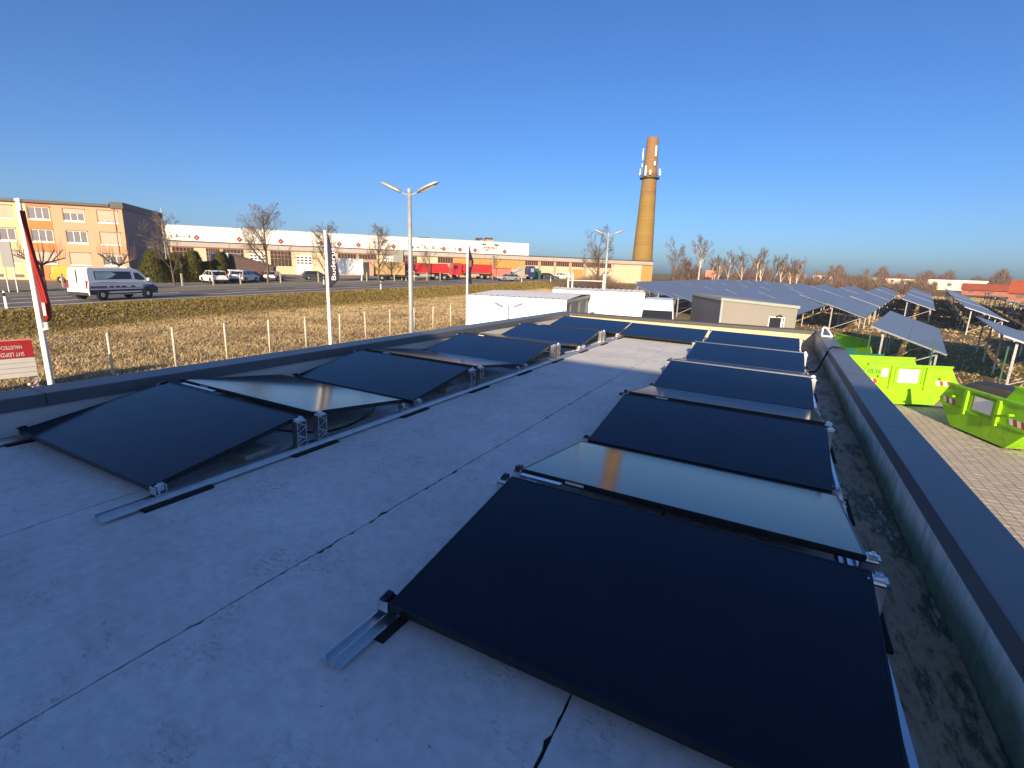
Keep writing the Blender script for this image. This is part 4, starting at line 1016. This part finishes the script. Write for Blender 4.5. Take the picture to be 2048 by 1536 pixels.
# ================================================================ grey hut and things beside it
hut = thing('grey_hut', 'beige flat-roofed hut behind the rear parapet, left wall coloured for shade', 'building', (-2.55,27.8,-2.6), R(22))
M_HUTB = mat('beige grey panel', (0.225,0.212,0.192), .7, 0, .05, .6); M_HUTD = mat('shaded hut panel', (0.11,0.11,0.125), .7, 0, .08, .6)  # second one is the hut panel with the left side's shade in its colour
s = MB(); s.add([(0,0,0),(3.75,0,0),(3.75,6,0),(0,6,0),(0,0,2.92),(3.75,0,2.66),(3.75,6,2.66),(0,6,2.92)], [(0,1,5,4)]); s.add([(0,0,0),(3.75,0,0),(3.75,6,0),(0,6,0),(0,0,2.92),(3.75,0,2.66),(3.75,6,2.66),(0,6,2.92)], [(1,2,6,5),(2,3,7,6)]); s.build('wall', M_HUTB, hut)
s = MB(); s.add([(0,0,0),(0,6,0),(0,6,2.92),(0,0,2.92)], [(0,3,2,1)]); s.build('wall', M_HUTD, hut, fix=False)
s = MB(); s.box(-.02,.08,-.03,.06,0,2.9); s.build('corner_trim', mat('blue grey trim', (.28,.32,.36), .6), hut)
s = MB(); s.add([(-.06,-.07,2.91),(3.82,-.07,2.64),(3.82,6.06,2.64),(-.06,6.06,2.91),(-.06,-.07,3.05),(3.82,-.07,2.78),(3.82,6.06,2.78),(-.06,6.06,3.05)], [(0,3,2,1),(4,5,6,7),(0,1,5,4),(1,2,6,5),(2,3,7,6),(3,0,4,7)]); s.build('roof', mat('pale grey green roof', (.27,.30,.28), .6, 0, .08, 1), hut)
s = MB(); s.box(2.45,3.15,-.012,.012,.95,2.15); wn_ = s.build('window', M_GLASSD, hut)
s = MB(); 
for a,b_,c_,d in ((2.41,2.45,.95,2.19),(3.02,3.10,.95,2.15),(3.15,3.19,.95,2.19),(2.45,3.15,2.15,2.19)): s.box(a,b_,-.03,-.013,c_,d)
s.build('frame', M_WHITE, wn_)
s = MB(); s.tube([(2.75,-.06,2.20),(2.90,-.09,2.27),(3.02,-.06,2.21)], .05, 6); s.build('lamp', M_DARKPL, hut)
t = thing('box_trailer', 'pale grey box body with open side beside the white van', 'trailer', (-5.05,36.2,-2.6), R(10))
s = MB(); s.box(-.1,1.75,0,.06,.6,2.05); s.build('front_wall', mat('pale grey panel', (.52,.52,.46), .7, 0, .06, 1), t)
s = MB(); s.box(1.69,1.75,.06,2.5,.6,2.05); s.build('side_wall', MAT['pale grey panel'], t)
s = MB(); s.box(-.1,1.75,.06,2.5,.5,.6); s.build('floor', M_DARKPL, t)
s = MB(); s.box(-.06,.45,-.03,-.004,.5,1.55); s.build('dark_fill', M_DARKPL, t)  # dark plate on the wall stands for the shade inside an opening
for x in (.1,1.5): wheel(t, x, .2, .3); wheel(t, x, 2.3, .3)
t = thing('tractor_tyre', 'large dark tyre leaning against the grey hut', 'tyre', (-3.3,32.0,-2.6), R(30))
s = MB(); s.lathe([(.45,-.16),(.72,-.18),(.80,-.10),(.80,.10),(.72,.18),(.45,.16),(.45,-.16)], 28, Matrix.Translation((0,0,.80)) @ Matrix.Rotation(R(78),4,'X')); s.build('tread', M_TYRE, t, smooth=True)

# ================================================================ skips in the yard
mt, q = newmat('lime green skip paint', .5)
c = q.ramp(q.noise(1.1, 6, .7), [(.3,(0.21,0.50,0.004)),(.7,(0.27,0.60,0.006))])
c = q.mix(q.ramp(q.noise(2.6, 7, .75, q.mapping((1,1,.45))), [(.54,0.0),(.70,.8)]), c, (0.13,0.16,0.035))
c = q.mix(q.ramp(q.noise(9, 5, .8), [(.64,0.0),(.68,.9)]), c, (0.10,0.055,0.03))
q.link(c, q.b.inputs['Base Color']); q.bump(q.noise(3, 4), .25, .03); M_LIME = mt
M_LIMED = M_LIME
def skip(x, y, rz, L, W, H, label, stripes=True, number=None, paint=None, z=-2.565):
    paint = paint or M_LIME
    t = thing('skip', label, 'skip', (x,y,z), rz, 'skips in the yard')
    th = .03; h1 = H*.52
    # side profile: vertical-ish upper band with chamfered ends, tapering foot
    side = [(-L*.30,0.06),(L*.30,0.06),(L*.46,h1),(L*.5,h1+.12),(L*.40,H),(-L*.40,H),(-L*.5,h1+.12),(-L*.46,h1)]
    for sd in (-1,1):
        s = MB(); s.prism(side, sd*W/2-th/2, sd*W/2+th/2); o = s.build('side_panel', paint, t, fix=True)
        s = MB(); s.box(-L*.41,L*.41,sd*W/2-.05,sd*W/2+.05,H,H+.06); s.build('rim', paint, t)
        for xx in (-L*.17,L*.17):
            s = MB(); s.prism([(xx-.05,h1-.1),(xx+.05,h1-.1),(xx+.05,H),(xx-.05,H)], sd*(W/2+.055)-.04, sd*(W/2+.055)+.04); s.build('side_rib', paint, t, fix=True)
        s = MB(); s.box(-L*.46,L*.46,sd*(W/2+.03)-.015,sd*(W/2+.03)+.015,h1-.03,h1+.03); s.build('fold_strip', paint, t)
        s = MB(); s.box(-.32,.32,sd*(W/2+.018)-.004,sd*(W/2+.018)+.004,h1+.10,H-.10); s.build('notice', M_WHITE, t)
        s = MB()
        for a,b_,c_,d in ((-.42,.42,H-.07,H-.04),(-.45,-.42,h1+.06,H-.04),(.42,.45,h1+.06,H-.04)): s.box(a,b_,sd*(W/2+.02)-.006,sd*(W/2+.02)+.006,c_,d)
        s.build('notice_frame', mat('olive frame', (.16,.25,.01), .6), t)
        if stripes:
            for e in (-1,1):
                for i in range(4):
                    x0 = e*L*.36-.24+i*.12
                    s = MB(); yq = sd*(W/2+.0185); pts = [(x0,h1+.05),(x0+.12,h1+.05),(x0+.06,h1+.20),(x0-.06,h1+.20)]
                    s.prism(pts, min(yq,yq+sd*.004), max(yq,yq+sd*.004)); s.build('warning_stripe', mat('red warning stripe', (.45,.05,.03), .6) if i % 2 else M_WHITE, t, fix=True)
        for xx in (-L*.30,L*.30):
            MB().tube([(xx,sd*(W/2+.02),h1+.30),(xx,sd*(W/2+.14),h1+.30)], .035, 8).build('lifting_pin', paint, t)
    if number:
        tm = text_mesh('number', number, .21, .003); tm.materials.append(mat('dark green numerals', (.05,.14,.02), .6))
        o = obj('number', tm, None, t); o.matrix_local = Matrix.Translation((-L*.345,-W/2-.024,H-.22)) @ Matrix.Rotation(R(90),4,'X')
        s = MB(); s.box(-L*.235-.10,-L*.235+.10,-W/2-.024,-W/2-.019,H-.38,H-.10); s.build('sticker', M_WHITE, t)
    iw = W/2-th/2
    for e in (-1,1):
        s = MB(); a,b_,c_ = (e*L*.30,.06),(e*L*.46,h1),(e*L*.5,h1+.12)
        s.add([(a[0],-iw,a[1]),(a[0],iw,a[1]),(b_[0],iw,b_[1]),(b_[0],-iw,b_[1]),(a[0]-e*th,-iw,a[1]),(a[0]-e*th,iw,a[1]),(b_[0]-e*th,iw,b_[1]),(b_[0]-e*th,-iw,b_[1])], [(0,1,2,3),(7,6,5,4),(0,4,5,1),(1,5,6,2),(2,6,7,3),(3,7,4,0)])
        s.build('end_panel', paint, t, fix=True)
        s = MB(); s.box(b_[0]-.03,b_[0]+.03,-iw,iw,h1-.02,h1+.06); s.build('end_rim', paint, t)
    s = MB(); s.box(-L*.30,L*.30,-iw,iw,.06,.09); s.build('floor', paint, t)
    for yy in (-W*.3,W*.3): s = MB(); s.box(-L*.28,L*.28,yy-.06,yy+.06,0,.06); s.build('skid', M_DARKPL, t)
    return t
skip(3.82, 21.5, R(24), 3.3, 1.75, 1.36, 'lime green skip with number and white notice, behind the other', True, '10.36')
skip(6.10, 17.8, R(-70), 3.3, 1.75, 1.20, 'lime green open skip nearest the parapet, at the right edge')
skip(2.75, 29.6, R(-65), 3.3, 1.7, 1.30, 'lime green skip farthest away beside the parapet cable', False)
gs = skip(2.75, 25.0, R(28), 2.6, 1.6, 1.15, 'dark green skip with white sticker behind the numbered one', False, None, mat('dark green skip paint', (.012,.13,.075), .5))
# dark moulded cover on a pallet
t = thing('moulded_cover', 'dark grey moulded plastic cover lying behind the near skip', 'cover', (6.75,21.6,-2.565), R(-38))
s = MB(); s.prism([(-.75,.45),(.75,.45),(.72,.72),(.45,.88),(-.5,.92),(-.72,.75)], -.5, .5); s.build('shell', M_DARKPL, t, bevel=.07, fix=True, smooth=False)
s = MB(); s.box(-.85,.9,-.6,.75,.38,.45); s.build('tray', mat('grey tray', (.25,.25,.26), .7), t)
for x in (-.6,0,.6): s = MB(); s.box(x-.06,x+.06,-.5,.6,0,.38); s.build('bearer', M_WOOD, t)
s = MB(); s.lathe([(0,.0),(.04,.005),(.04,.02),(0,.03)], 10, Matrix.Translation((.55,-.35,.865))); s.build('knob', M_ALU, t)
# green mesh fence of the solar park
pf = thing('mesh_fence', 'green mesh fence between the yard and the solar park', 'fence', (1.6,26.2,-2.6), R(-14))
M_GRN = mat('green coated wire', (0.02,0.085,0.05), .6)
s = MB(); s.box(-.025,.025,-.025,.025,-.1,1.95); me_gp = s.mesh('post'); me_gp.materials.append(M_GRN)
for i in range(9): o = obj('post', me_gp, None, pf); o.location = (i*2.1,0,0)
s = MB()
for i in range(0, 337): s.tube([(i*.05,0,.05),(i*.05,0,1.85)], .0028, 3, False)
for j in range(0, 10): s.tube([(0,.004,.05+j*.2),(16.8,.004,.05+j*.2)], .0034, 3, False)
tag(s.build('mesh_panel', M_GRN, pf), kind='stuff')

# ================================================================ solar park
RAZ = R(11.2); ED = Vector((math.sin(RAZ), math.cos(RAZ), 0)); SD = Vector((math.cos(RAZ), -math.sin(RAZ), 0))
TW = 2.85; TT = R(19)
mw, mh = 1.0, TW/2
s = MB(); s.box(.008,mw-.008,.008,mh-.008,-.035,0.0); me_mod = s.mesh('module'); me_mod.materials.append(M_PVF)
tb_rail = {}
def table(n, y0, length, label, detailed, hi_x=None):
    """table in row n; local x runs down the slope (to the right), local y along the row"""
    x0 = 3.75+(n*4.25)/math.cos(RAZ)+(y0-26.66)*math.tan(RAZ) if hi_x is None else hi_x
    z = gz(x0+1.2, y0+length/2)
    t = thing('solar_table', label, 'solar table', (x0,y0,z), -RAZ, 'ground solar tables in the park')
    zh = 2.22
    t.rotation_euler = (math.atan((gz(x0+1.2,y0+length)-gz(x0+1.2,y0))/length), 0, -RAZ); t.location.z = gz(x0+1.2,y0)
    Ms = Matrix.Translation((0,0,zh)) @ Matrix.Rotation(TT,4,'Y')
    if detailed:
        for i in range(int(length)):
            for j in range(2):
                o = obj('module', me_mod, None, t); o.matrix_local = Ms @ Matrix.Translation((j*mh+mh,i*mw,0)) @ Matrix.Rotation(R(90),4,'Z') @ Matrix.Identity(4)
    else:
        s = MB(); s.box(0,TW,0,length,-.035,0); o = s.build('module_sheet', M_PVF, t); o.matrix_local = Ms
    s = MB(); s.box(0,TW,-.03,-.005,-.05,.012); o = s.build('end_frame', M_ALU, t); o.matrix_local = Ms
    s = MB()
    for xx in (.35,TW-.45):
        s = MB(); s.box(xx,xx+.06,0,length,-.10,-.04); o = s.build('purlin', M_ALU2, t); o.matrix_local = Ms
    for i in range(int(length/4.9)+1):
        yy = min(.25+i*4.9, length-.2)
        zt = zh-.5*math.sin(TT)-.1; zt2 = zh-(TW-.5)*math.sin(TT)-.1
        s = MB(); s.box(.42,.50,yy-.04,yy+.04,-.3,zt); s.build('post', M_ALU2, t)
        s = MB(); s.box(TW*.82,TW*.82+.07,yy-.035,yy+.035,-.3,zt2); s.build('post', M_ALU2, t)
        if i < 2: MB().tube([(.46,yy,.25),(TW*.82,yy,zt2-.15)], .03, 4).build('brace', M_ALU2, t)
    return t
table(0, 26.66, 15, 'nearest solar table, close behind the lime green skips', True)
table(1, 26.4, 15, 'solar table at the right edge, seen almost edge-on', True)
table(2, 30.0, 15, 'solar table beyond the edge-on one at the right', True)
table(-1, 46.4, 15, 'solar table with long bright end frame right of the grey hut', True)
table(-2, 45.0, 15, 'solar table just behind the right end of the grey hut', True)
names = {}
k_ = 0
rowname = {-8:'ninth',-7:'eighth',-6:'seventh',-5:'sixth',-4:'fifth',-3:'fourth',-2:'third',-1:'second',0:'first',1:'right-hand',2:'second right-hand',3:'third right-hand',4:'fourth right-hand',5:'fifth right-hand'}
starts = {-8:[80,96,112],-7:[70,86,102,118],-6:[62,78,94,110],-5:[56,72,88,104],-4:[50,66,82,98],-3:[47,63,79,95],-2:[61,77,93],-1:[62.4,78.4,94.4],0:[62,78,94],1:[52,68,84,100],2:[56,72,88],3:[50,66,82],4:[60,76,92],5:[62,78]}
for n, l_ in starts.items():
    for i, y0 in enumerate(l_):
        pos = ['nearest','second','third','fourth'][i]
        table(n, y0, 15.85, '%s far solar table of the %s row from the fence' % (pos, rowname[n]), False)

# ================================================================ vegetation
def tree_meshes(seed, h, spread, trunk_r, levels=4, first=.25, up=.55, nb=(4,6), twig=.012, conic=False):
    rg = random.Random(seed); tr, cw = MB(), MB()
    def rec(p, d, ln, r, lev):
        n = 6 if lev == 0 else (3 if lev < 3 else 2); pts = [p]; q_ = p.copy(); dd = d.copy(); rs = [r]
        for i in range(n):
            dd = (dd+Vector((rg.gauss(0,.08),rg.gauss(0,.08),rg.gauss(.05,.05)))*(.3 if lev == 0 else 1.0)).normalized(); q_ = q_+dd*ln/n; pts.append(q_.copy()); rs.append(max(twig*.6, r*(1-.62*(i+1)/n)))
        (tr if lev < 2 else cw).tube(pts, rs, 6 if lev == 0 else (4 if lev < 2 else 3), False)
        if lev >= levels: return
        k = rg.randint(*nb)+((16 if conic else 7) if lev == 0 else 0)
        for i in range(k):
            f_ = first+(1-first)*(i+rg.random())/k if lev == 0 else .25+.75*(i+rg.random())/k
            f_ = min(.98, f_); idx = min(n-1, int(f_*n)); tt = f_*n-idx
            pp = pts[idx].lerp(pts[idx+1], tt); a = rg.uniform(0,6.283)
            side = dd.orthogonal().normalized(); side = Matrix.Rotation(a,3,dd) @ side
            nd = (side*spread+dd*up+Vector((0,0,.12))).normalized()
            l2 = ln*rg.uniform(.42,.62)*(1.2-.8*f_ if (lev == 0 and conic) else (1-.25*f_))
            rec(pp, nd, l2, max(twig, rs[idx]*.48), lev+1)
    rec(Vector((0,0,-.2)), Vector((0,0,1)), h*.82, trunk_r, 0)
    return tr, cw
def bare_tree(x, y, z, seed, h, label, spread=.75, tr_r=None, bark=None, twigm=None, **kw):
    t = thing('bare_tree', label, 'tree', (x,y,z), 0, 'bare winter trees')
    a, b_ = tree_meshes(seed, h, spread, tr_r or h*.018, **kw)
    a.build('trunk', bark or M_BARK, t); b_.build('crown', twigm or M_TWIG, t)
    return t
bare_tree(-61.4, 45.4, zplat(45), 1, 10.8, 'tall bare street tree in front of the silver and dark cars', .8, .17, conic=True, twig=.011, nb=(5,6), first=.18, up=.75)
bare_tree(-60.0, 65.3, zplat(65), 2, 9.6, 'bare street tree in front of the tan trailer', .8, .16, conic=True, twig=.011, nb=(5,6), first=.18, up=.75)
bare_tree(-63.5, 57.2, zplat(57), 3, 9.2, 'bare street tree behind the lettered flag', .7, .14, conic=True, twig=.011, nb=(5,6), first=.18, up=.75)
bare_tree(-58.6, 77.4, zplat(77), 4, 6.6, 'slender bare tree in front of the red tipper truck', .7, .11, twig=.012, nb=(4,5), first=.2, up=.7)
bare_tree(-61.8, 33.6, zplat(33), 5, 7.6, 'bare tree rising out of the thuja hedge', .7, .11, twig=.011, nb=(4,6), first=.2, up=.7)
bare_tree(-55.5, 96.5, zplat(96), 6, 5.0, 'small bare tree left of the navy lorry', .7, .08, twig=.011, nb=(4,5), up=.7)
bare_tree(-34.2, 103.0, gz(-34.2,103), 7, 10.8, 'broad bare tree behind the far street lamp', 1.0, .28, twig=.015, nb=(5,7), first=.12, up=.8)
bare_tree(-27.5, 150, gz(-27,150), 8, 10.5, 'tall thin bare tree right of the chimney', .65, .22, twig=.018, nb=(4,6), up=.8)
bare_tree(-24.0, 152, gz(-24,152), 12, 6.5, 'shorter bare tree between the two tall ones right of the chimney', .8, .16, twig=.018, nb=(4,6), up=.8)
bare_tree(-18.6, 136, gz(-18,136), 9, 10.8, 'tall bare birch with white trunk behind the hut', .6, .20, bark=M_BIRCH, twig=.018, nb=(4,6), up=.8, first=.45)
def pollard(x, y, seed, label):
    z = zplat(y); rg = random.Random(seed); t = thing('pollard_tree', label, 'tree', (x,y,z), 0, 'pollarded street trees')
    tr, cw = MB(), MB(); tr.tube([(0,0,-.1),(.03,0,1.2),(0,.02,2.3)], [.13,.11,.13], 7)
    for i in range(9):
        a = 6.283*i/9+rg.uniform(-.2,.2); e = Vector((math.cos(a)*1.7, math.sin(a)*1.7, 3.2+rg.uniform(-.3,.5)))
        mid = Vector((math.cos(a)*.8, math.sin(a)*.8, 2.6)); tr.tube([(0,0,2.25),mid,e], [.07,.055,.05], 5)
        for j in range(5):
            q_ = mid.lerp(e, .35+.65*j/4); cw.tube([q_, q_+Vector((rg.uniform(-.15,.25)*math.cos(a),rg.uniform(-.15,.25)*math.sin(a),rg.uniform(.7,1.7)))], [.018,.008], 3, False)
    tr.build('trunk', M_BARK, t); cw.build('crown', M_TWIG, t)
pollard(-57.6, 20.4, 1, 'pollarded bare tree in front of the orange wall')
pollard(-63.0, 28.8, 2, 'pollarded bare tree behind the white minibus')
pollard(-58.2, 15.0, 3, 'pollarded bare tree at the left edge by the red flag')
# row of birches and shrubs behind the solar park
for i, (az, D, h) in enumerate([(-6.4,128,6.6),(-5.9,124,6.2),(-5.0,132,8.0),(-3.6,126,7.6),(-2.2,124,7.4),(-1.8,128,7.8),(-.6,126,7.0),(-.05,122,6.6),(.8,128,6.4),(1.3,126,6.0)]):
    x, y = D*math.sin(R(az)), D*math.cos(R(az))
    bare_tree(x, y, gz(x,y), 30+i, h, ['slim white-trunked birch, %s from the left along the park edge' % o_ for o_ in ('first','second','third','fourth','fifth','sixth','seventh','eighth','ninth','tenth')][i], .5, .14, bark=M_BIRCH, twigm=M_TWIG2, twig=.015, nb=(4,5), first=.35, up=.9)
def thicket(name, label, n, vol, seed, material, ln, wd):
    rg = random.Random(seed); s = MB()
    for _ in range(n):
        x, y, z, hh = vol(rg); a = rg.uniform(0,6.283); w_ = wd*rg.uniform(.6,1.4); l_ = ln*rg.uniform(.5,1.3)
        dx, dy, dz = rg.gauss(0,.45)*l_, rg.gauss(0,.45)*l_, l_*rg.uniform(.5,1)
        o = len(s.v); s.v += [(x-w_*math.cos(a),y-w_*math.sin(a),z),(x+w_*math.cos(a),y+w_*math.sin(a),z),(x+dx,y+dy,z+dz)]; s.f.append((o,o+1,o+2))
    return tag(s.build(name, material), label, 'thicket', kind='stuff')
def prof_h(az):   # height of the wood by azimuth
    return (4.6 if az < 1.5 else 3.2)+1.3*math.sin(az*1.9)+1.0*math.sin(az*4.7+1)+.8*math.sin(az*11.3)
def v_wood(rg):
    az = rg.uniform(-10.5, 12.0); D = rg.uniform(140, 200); hh = max(1.5, prof_h(az)*(.75 if az > 7 else 1.0)); x, y = D*math.sin(R(az)), D*math.cos(R(az)); return x, y, gz(x,y)+rg.random()**1.4*hh-.3, hh
def v_wood2(rg):
    az = rg.uniform(3, 24); D = rg.uniform(250, 330); hh = max(1.0, 2.6+2.4*math.sin(az*1.7)+2.2*math.sin(az*3.9+2)); x, y = D*math.sin(R(az)), D*math.cos(R(az)); return x, y, gz(x,y)+rg.random()**1.4*hh-.3, hh
thicket('far_wood', 'brown leafless wood behind the solar park', 26000, v_wood, 5, M_TWIG2, 1.6, .055)
thicket('far_wood', 'distant brown treeline at the right', 26000, v_wood2, 6, M_TWIG2, 2.2, .10)
def v_bush(rg):
    x = rg.gauss(-33, 3.6); y = 99+rg.gauss(0,3); hh = 2.4*math.exp(-((x+33)/5)**2); return x, y, gz(x,y)+rg.random()*hh, hh
thicket('bramble', 'reddish brown bramble thicket at the foot of the broad bare tree', 6000, v_bush, 7, M_TWIG2, .9, .022)
# thuja hedge: single conical evergreens
mt, q = newmat('thuja green', .9, 0, .2)
q.link(q.ramp(q.noise(1.8, 5, .7), [(.3,(.030,.040,.010)),(.55,(.085,.085,.018)),(.75,(.15,.13,.030))]), q.b.inputs['Base Color']); M_THU = mt
def thuja(x, y, h, r, seed, label):
    rg = random.Random(seed); t = thing('thuja', label, 'shrub', (x,y,zplat(y)), 0, 'thuja hedge by the parking lot')
    s = MB(); h *= .86; r *= 1.18
    for _ in range(2600):
        z = rg.random()**.8*h; rr_ = r*(1-.72*(z/h)**1.6)*math.sqrt(rg.uniform(.45,1)); a = rg.uniform(0,6.283)
        p_ = Vector((rr_*math.cos(a), rr_*math.sin(a), z)); w_ = rg.uniform(.05,.11); l_ = rg.uniform(.18,.42)
        o_ = Vector((math.cos(a+1.57),math.sin(a+1.57),0))*w_; tip = p_+Vector((math.cos(a)*rg.uniform(.05,.34),math.sin(a)*rg.uniform(.05,.34),l_))
        k = len(s.v); s.v += [tuple(p_-o_),tuple(p_+o_),tuple(tip)]; s.f.append((k,k+1,k+2))
    s.build('crown', M_THU, t); MB().tube([(0,0,-.1),(0,0,h*.8)], [.10,.03], 6).build('trunk', M_BARK, t)
for i, (x,y,h,r,lab) in enumerate([(-70.5,36.2,4.4,1.9,'leftmost bulky thuja beside the grey end wall'),(-70.6,38.9,4.2,1.6,'second thuja of the hedge'),(-70.2,40.9,4.5,1.5,'tallest middle thuja of the hedge'),(-70.3,42.9,2.9,1.5,'low thuja below the bus windscreen'),(-71.2,45.4,4.5,1.5,'dark thuja right of the bus windscreen'),(-69.6,44.4,2.2,1.4,'lowest clipped thuja in front of the hedge')]):
    thuja(x,y,h,r,40+i,lab)
# coach behind the hedge
t = thing('coach', 'white coach with dark windscreen behind the thuja hedge', 'bus', (-80.5,52.2,zplat(52)), R(-45))
s = MB(); s.prism([(-5,.5),(4.6,.5),(4.75,1.6),(4.35,3.75),(4.0,3.95),(-5,3.95)], -1.25, 1.25); s.build('body', P_WHITE, t, bevel=.08, fix=True)
s = MB(); s.prism([(4.78,1.75),(4.79,1.75),(4.42,3.7),(4.40,3.7)], -1.1, 1.1); s.build('windscreen', M_GLASSD, t, fix=True)
for sd in (-1,1): s = MB(); s.box(-4.8,3.9,sd*1.25-.01,sd*1.25+.01,2.0,3.4); s.build('side_window', M_GLASSD, t)
truck_wheels(t, (-3,3), 2.5)
# dark brown shed behind the hedge
t = thing('sloped_shed', 'dark brown shed with sloping roof right of the thujas', 'shed', (-77.5,50.5,zplat(50)), A45)
s = MB(); s.add([(-.5,0,0),(6.5,0,0),(6.5,3,0),(-.5,3,0),(-.5,0,4.0),(6.5,0,2.0),(6.5,3,2.0),(-.5,3,4.0)], [(0,1,5,4),(1,2,6,5),(2,3,7,6),(3,0,4,7)]); s.build('wall', mat('brown boards', (.085,.055,.050), .9, 0, .2, 2), t)
s = MB(); s.add([(-.7,-.2,4.06),(6.7,-.2,1.96),(6.7,3.2,1.96),(-.7,3.2,4.06),(-.7,-.2,4.16),(6.7,-.2,2.06),(6.7,3.2,2.06),(-.7,3.2,4.16)], [(0,3,2,1),(4,5,6,7),(0,1,5,4),(1,2,6,5),(2,3,7,6),(3,0,4,7)]); s.build('roof', mat('brown roofing', (.10,.065,.055), .9), t)

# far houses at the right
def house(az, D, w_, h_, d_, wall, roofm, label, roofh=2.5, flat=False, z_add=0.0):
    w_ *= .5; h_ *= .62; roofh *= .7
    x, y = D*math.sin(R(az)), D*math.cos(R(az)); t = thing('far_house', label, 'house', (x,y,gz(x,y)+z_add), -R(az), 'far houses behind the solar park')
    s = MB(); s.box(-w_/2,w_/2,-d_/2,d_/2,-1,h_); s.build('wall', wall, t)
    s = MB()
    if flat: s.box(-w_/2-.2,w_/2+.2,-d_/2-.2,d_/2+.2,h_,h_+.4)
    else: s.prism([(-d_/2-.4,h_),(d_/2+.4,h_),(0,h_+roofh)], -w_/2-.3, w_/2+.3, Matrix.Rotation(R(90),4,'Z'))
    s.build('roof', roofm, t, fix=True)
    for i in range(max(2,int(w_/3))):
        xx = -w_/2+(i+.5)*w_/max(2,int(w_/3)); s = MB(); s.box(xx-.5,xx+.5,-d_/2-.04,-d_/2-.005,h_*.45,h_*.8); s.build('window', M_APWIN, t)
M_TILE = mat('red roof tiles', (.36,.085,.035), .8, 0, .15, .6); M_BRK = mat('red brick house', (.34,.13,.09), .9, 0, .15, .4); M_PALEW = mat('pale house render', (.66,.60,.50), .9, 0, .08, .3); M_GREYR = mat('grey house roof', (.20,.19,.19), .8)
house(1.0, 205, 15, 4.6, 8, M_BRK, M_GREYR, 'low red brick house behind the birches', 1.0, True)
house(3.5, 215, 12, 5.0, 8, M_PALEW, M_GREYR, 'pale house right of the brick house', 1.8)
house(7.6, 235, 9, 4.0, 8, M_PALEW, M_GREYR, 'small pale hut on the horizon', 1.0, True)
house(9.4, 235, 17, 4.2, 8, M_PALEW, M_TILE, 'long pale building with red roof edge on the horizon', .8)
house(11.4, 225, 15, 3.4, 8, M_PALEW, M_GREYR, 'low pale buildings on the horizon left of the white hall', 1.0, True)
house(13.3, 205, 26, 4.0, 12, M_PALEW, M_WHITE, 'long white-roofed hall on the horizon at right', .6, True)
house(15.5, 165, 20, 1.8, 9, M_BRK, M_TILE, 'wide house with orange red tiled roof at right', 2.2)
house(17.9, 140, 12, 2.2, 9, M_BRK, M_TILE, 'red tiled house at the right edge', 3.6)
# red sign by the birches
t = thing('roadside_sign', 'orange red sign board behind the first birch', 'sign', (-16.5,142,gz(-16,142)), R(5))
s = MB(); s.box(-1.3,1.3,-.05,.05,2.2,4.0); s.build('board', mat('orange sign', (.62,.20,.13), .6), t)
for x in (-1,1): s = MB(); s.box(x-.06,x+.06,-.04,.04,-.2,2.2); s.build('post', M_ALU2, t)

bpy.context.view_layer.update()

# ---------------------------------------------------------------- thin winter haze
hz = MB(); hz.box(-420, 420, -60, 420, -4.2, 46)
hzo = hz.build('haze', None); tag(hzo, 'thin pale winter haze over the whole scene', kind='stuff')
hm = bpy.data.materials.new('haze air'); hm.use_nodes = True; hn = hm.node_tree.nodes; hn.clear()
ho = hn.new('ShaderNodeOutputMaterial'); hv = hn.new('ShaderNodeVolumePrincipled')
hv.inputs['Color'].default_value = (0.93, 0.95, 1.0, 1); hv.inputs['Density'].default_value = 0.00032; hv.inputs['Anisotropy'].default_value = 0.2
hm.node_tree.links.new(hv.outputs[0], ho.inputs['Volume']); hzo.data.materials.append(hm)
